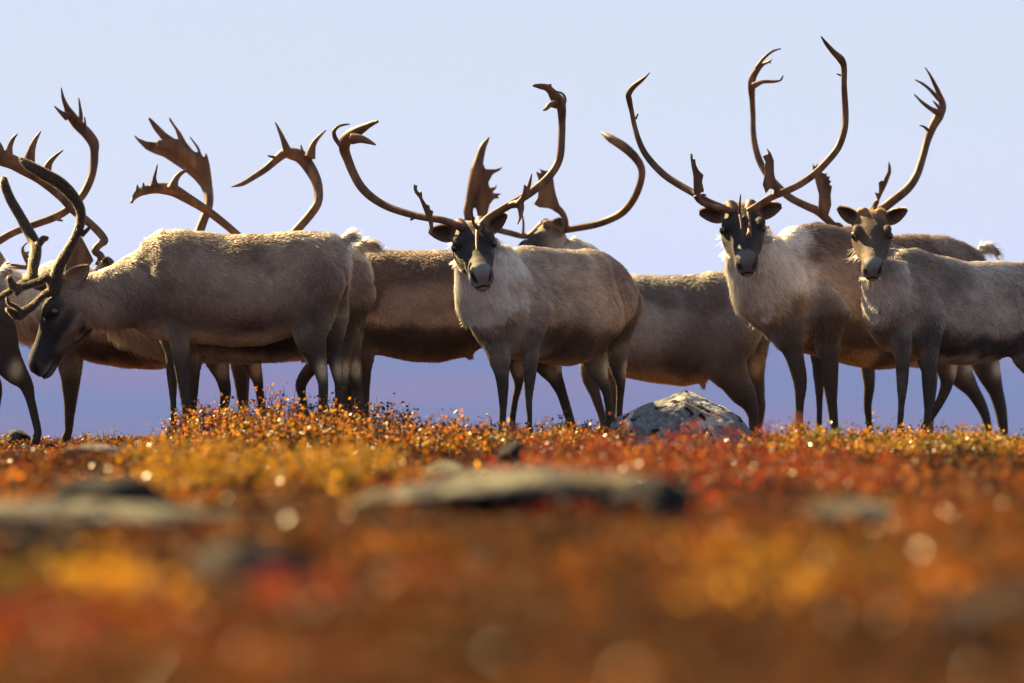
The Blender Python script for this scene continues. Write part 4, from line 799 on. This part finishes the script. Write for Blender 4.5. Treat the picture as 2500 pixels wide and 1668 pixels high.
def pick(names, wts, n, seed):
    r = np.random.default_rng(seed); return np.array([PC[a] for a in names])[r.choice(len(names), n, p=np.array(wts) / sum(wts))]
def soft(px, a, b, w=70): return sstep(a - w, a + w, px) * sstep(b + w, b - w, px)
U = lambda n, a, b, s: a + (b - a) * np.random.default_rng(s).random(n)
# 1 orange dwarf birch on the hump and in front of the central bull
x, y, p = scatter(300, 1560, 35.6, 39.4, 75, 11, lambda p, y: soft(p, 420, 1500) * np.clip(1.25 - .25 * (p > 1000), 0, 1)); n = len(x)
cover('dwarf_birch_cover', 'dense knee-low orange dwarf birch at the feet of the herd, left and middle', 'shrub cover', x, y, (U(n, .08, .20, 1) + .045 * np.exp(-((p - 650) / 260) ** 2)) * (1 - .15 * sstep(900, 1300, p)), U(n, .05, .12, 2), pick(['orange', 'gold', 'rust', 'brown'], [5, 2.5, 2, 1.4], n, 3), 26, U(n, .015, .025, 4), 5, .3, 5)
# 2 golden birch at the right
x, y, p = scatter(1780, 2900, 34.5, 38.6, 75, 12, lambda p, y: soft(p, 1880, 3000)); n = len(x)
cover('golden_birch_cover', 'dense golden yellow and green dwarf birch at the feet of the right-hand animals', 'shrub cover', x, y, U(n, .06, .14, 6) * (1 - .2 * sstep(2250, 2500, p)), U(n, .05, .12, 7), pick(['gold', 'orange', 'green', 'rust'], [5, 2.5, 2, 1], n, 8), 26, U(n, .015, .025, 9), 5, .3, 6)
# 3 red shrubs in front of the boulder
x, y, p = scatter(1180, 2500, 27.5, 35.5, 34, 13, lambda p, y: soft(p, 1300, 2000 + 200 * (y < 31))); n = len(x)
cover('red_shrub_cover', 'blurred red and rusty orange shrubs in front of the grey boulder', 'shrub cover', x, y, U(n, .07, .17, 10), U(n, .06, .13, 11), pick(['red', 'orange', 'rust', 'dred', 'brown'], [5, 3, 2, 1.5, .7], n, 12) * 1.35, 34, U(n, .013, .02, 13), 4, .25, 7, dull=.6)
# 4 yellow shrubs in front of the grazing animal
x, y, p = scatter(260, 1050, 28.2, 34.5, 40, 14, lambda p, y: soft(p, 340, 930)); n = len(x)
cover('yellow_shrub_cover', 'blurred golden yellow shrubs in front of the grazing caribou', 'shrub cover', x, y, U(n, .07, .16, 14), U(n, .06, .13, 15), pick(['gold', 'green', 'orange', 'rust'], [7, 2, 1.5, .5], n, 16) * 1.2, 36, U(n, .013, .02, 17), 4, .25, 8, dull=.6)
# 5 low red, green and yellow mats at the far left and round the hooves
x, y, p = scatter(-350, 2900, 33.0, 43.4, 55, 15, lambda p, y: np.where(p < 400, 1.0, .35 * (y > 38.8))); n = len(x)
yl = (np.exp(-((p - 255) / 60) ** 2 - ((y - 40.6) / .5) ** 2) + np.exp(-((p - 10) / 55) ** 2 - ((y - 41) / .7) ** 2)); cl = pick(['red', 'dred', 'green', 'rust', 'orange', 'brown'], [3, 2.5, 2, 2, 1.2, 1.5], n, 18); cl[yl > .3] = np.array([.26, .155, .01])
cover('low_heath_cover', 'low red, green and yellow tundra mat at the left and round the hooves', 'ground cover', x, y, U(n, .018, .05, 19) + .055 * np.clip(yl, 0, 1), U(n, .05, .11, 20), cl, 36, U(n, .009, .014, 21), 4, .1, 9, (.04, .015, .01))
# 6 the blurred foreground
x, y, p = scatter(-650, 3150, 9.5, 35.0, 26, 16, lambda p, y: np.where(fbm(np.stack([(p - 1250) * y / F * 2.2, y * .8, 0 * y + 8], 1), 2) > -.17, 1.0, .15)); n = len(x)
cl = pick(['rust', 'brown', 'dred', 'orange'], [4, 4, 1.2, 1.2], n, 22) * .8; rs_ = np.random.default_rng(77)
for cx, cy, wx, wy, nm in [(620,30,300,3.5,'gold'),(1960,17.6,230,1.6,'gold'),(2300,18,160,1.2,'orange'),(1150,19.5,330,1.8,'orange'),(1720,19.8,150,1.2,'orange'),(2330,23,250,2,'rust'),(80,18.6,130,1.2,'green'),(300,17.9,130,.9,'gold'),(720,17.0,130,.8,'red'),(800,18.2,260,.7,'red'),
                           (250,15.2,170,.9,'red'),(360,14.6,120,.6,'orange'),(100,14.6,120,.8,'red'),(700,13.6,260,.9,'rust'),(1330,12.1,330,.45,'orange'),(2470,12.9,120,.6,'gold'),(1550,29.5,420,4.5,'red'),(2100,30,300,3,'rust'),(300,26,300,2,'orange'),(1900,26,300,2,'brown'),(900,23,300,2,'brown'),(1350,21.5,250,1.2,'brown')]:
    sel = rs_.random(n) < .92 * np.exp(-((p - cx) / wx) ** 2 - ((y - cy) / wy) ** 2); cl[sel] = np.array(PC[nm]) * 1.4
dk = np.exp(-((p - 1350) / 420) ** 2 - ((y - 14.5) / 1.8) ** 2) + np.exp(-((p - 2150) / 260) ** 2 - ((y - 13.2) / 1.0) ** 2); sel = np.random.default_rng(26).random(n) < dk * .85; cl[sel] = np.array([.016, .008, .005])
cl = cl * np.clip(.95 + 1.7 * fbm(np.stack([x * 1.9, y * .55, 0 * x + 3], 1), 2), .18, 1.9)[:, None]
cover('foreground_heath_cover', 'out of focus rust, orange and brown heath filling the whole foreground', 'ground cover', x, y, U(n, .035, .10, 27), U(n, .05, .13, 28), cl, 30, U(n, .016, .026, 29), 4, .15, 10, dull=.82)

# ------------------------------------------------------------------ single sprigs standing clear of the cover
def leaf_mesh(name, col):
    ls = .014; v = [(0, 0, 0), (ls * .42, .003, ls * .45), (ls * .2, .001, ls * .95), (-ls * .2, .001, ls * .95), (-ls * .42, .003, ls * .45), (0, -.002, ls * .5)]
    return mesh_np(name, v, [(0, 1, 5), (1, 2, 5), (2, 3, 5), (3, 4, 5), (4, 0, 5)], np.tile(col, (6, 1)) )
LEAFS = {k: leaf_mesh('leaf', np.array(PC[k])) for k in ('orange', 'gold', 'red', 'green', 'rust')}
for m_ in LEAFS.values(): m_.materials.append(M_LEAF)
def sprig(label, px, D, top, cols, seed, nl=14, big=1.0):
    r = random.Random(seed); x = (px - 1250) * D / F; g = float(ground_z([x], [D])[0]); zt = ZC - (top - 834) * D / F; hh = max(zt - g, .06)
    em = thing('dwarf_birch', label, 'shrub', (x, D, g), 'single sprigs above the shrubs')
    pr = Parts(); tips = []
    def branch(p, q, r0, r1):
        m = (p + q) / 2 + V(r.uniform(-.01, .01), r.uniform(-.01, .01), .008); qs, rs = catmull([p, m, q], [r0, (r0 + r1) / 2, r1], 3); pr.tube(qs, rs, 6); return qs
    main = branch(V(x, D, g - .01), V(x + r.uniform(-.03, .03), D + r.uniform(-.02, .02), g + hh), .0032, .0014); tips += main[2:]
    for k in range(4):
        b = main[2 + k % 4]; d = V(r.uniform(-1, 1) * .05, r.uniform(-.04, .04), r.uniform(.02, .06)); tips += branch(b, b + d, .0018, .001)[1:]
    me = mesh_np('stem', pr.v, pr.f, np.tile([.10, .045, .03], (len(pr.v), 1))); link('stem', me, em, M_TWIG)
    for k in range(nl):
        p = tips[r.randrange(len(tips))]; o = bpy.data.objects.new('leaf', LEAFS[r.choice(cols)]); COL.objects.link(o); o.parent = em
        o.location = tuple(p - V(x, D, g)); o.rotation_euler = (r.uniform(-1.2, 1.2), r.uniform(-1.2, 1.2), r.uniform(0, 6.28)); s = r.uniform(.75, 1.35) * big; o.scale = (s, s, s)
sprig('tallest orange sprig, standing between the dark caribou and the central one', 1128, 38.0, 1003, ['orange', 'gold', 'rust'], 1)
sprig('orange sprig rising right of the legs of the dark middle caribou', 915, 38.3, 985, ['orange', 'gold'], 2)
sprig('golden sprig in front of the right foreleg of the central caribou', 1330, 38.2, 1020, ['gold', 'orange'], 3)
sprig('orange sprig at the left foreleg of the central caribou', 1207, 38.3, 1022, ['orange', 'gold'], 4)
sprig('reddish orange sprig at the rear hoof of the central caribou, left of the boulder', 1462, 38.1, 1050, ['orange', 'rust', 'gold'], 5)
sprig('yellow sprig in front of the boulder', 1722, 37.9, 1045, ['gold', 'green', 'orange'], 6, 10)
sprig('golden sprig at the left foreleg of the right-hand bull', 1935, 37.8, 1035, ['gold', 'orange'], 7)
sprig('green-tipped sprig standing clear right of the bull with the tall rack', 2140, 37.8, 1012, ['green', 'gold'], 8)
sprig('yellow sprig at the forelegs of the antlerless caribou', 2195, 37.9, 1042, ['gold', 'green'], 9)
sprig('bare reddish sprig between the two bulls on the right', 2083, 37.9, 1062, ['rust', 'orange'], 10, 7)
sprig('yellow sprig by the hind legs at the right edge', 2432, 37.4, 1058, ['green', 'gold'], 11)
sprig('orange sprig in front of the grazing caribou forelegs', 488, 38.0, 1003, ['orange', 'rust'], 12)
sprig('orange sprig under the belly of the grazing caribou', 645, 38.2, 1000, ['orange', 'gold'], 13)
sprig('blurred red sprig to the right of the boulder', 1768, 28.0, 1010, ['red'], 14, 22, 1.5)
sprig('blurred dusky red sprig in front of the foreleg of the right-hand bull', 1945, 28.5, 1015, ['red', 'rust'], 15, 20, 1.4)
sprig('blurred red sprig leaning over the right half of the boulder', 1690, 29.5, 1038, ['red', 'rust'], 16, 26, 1.6)
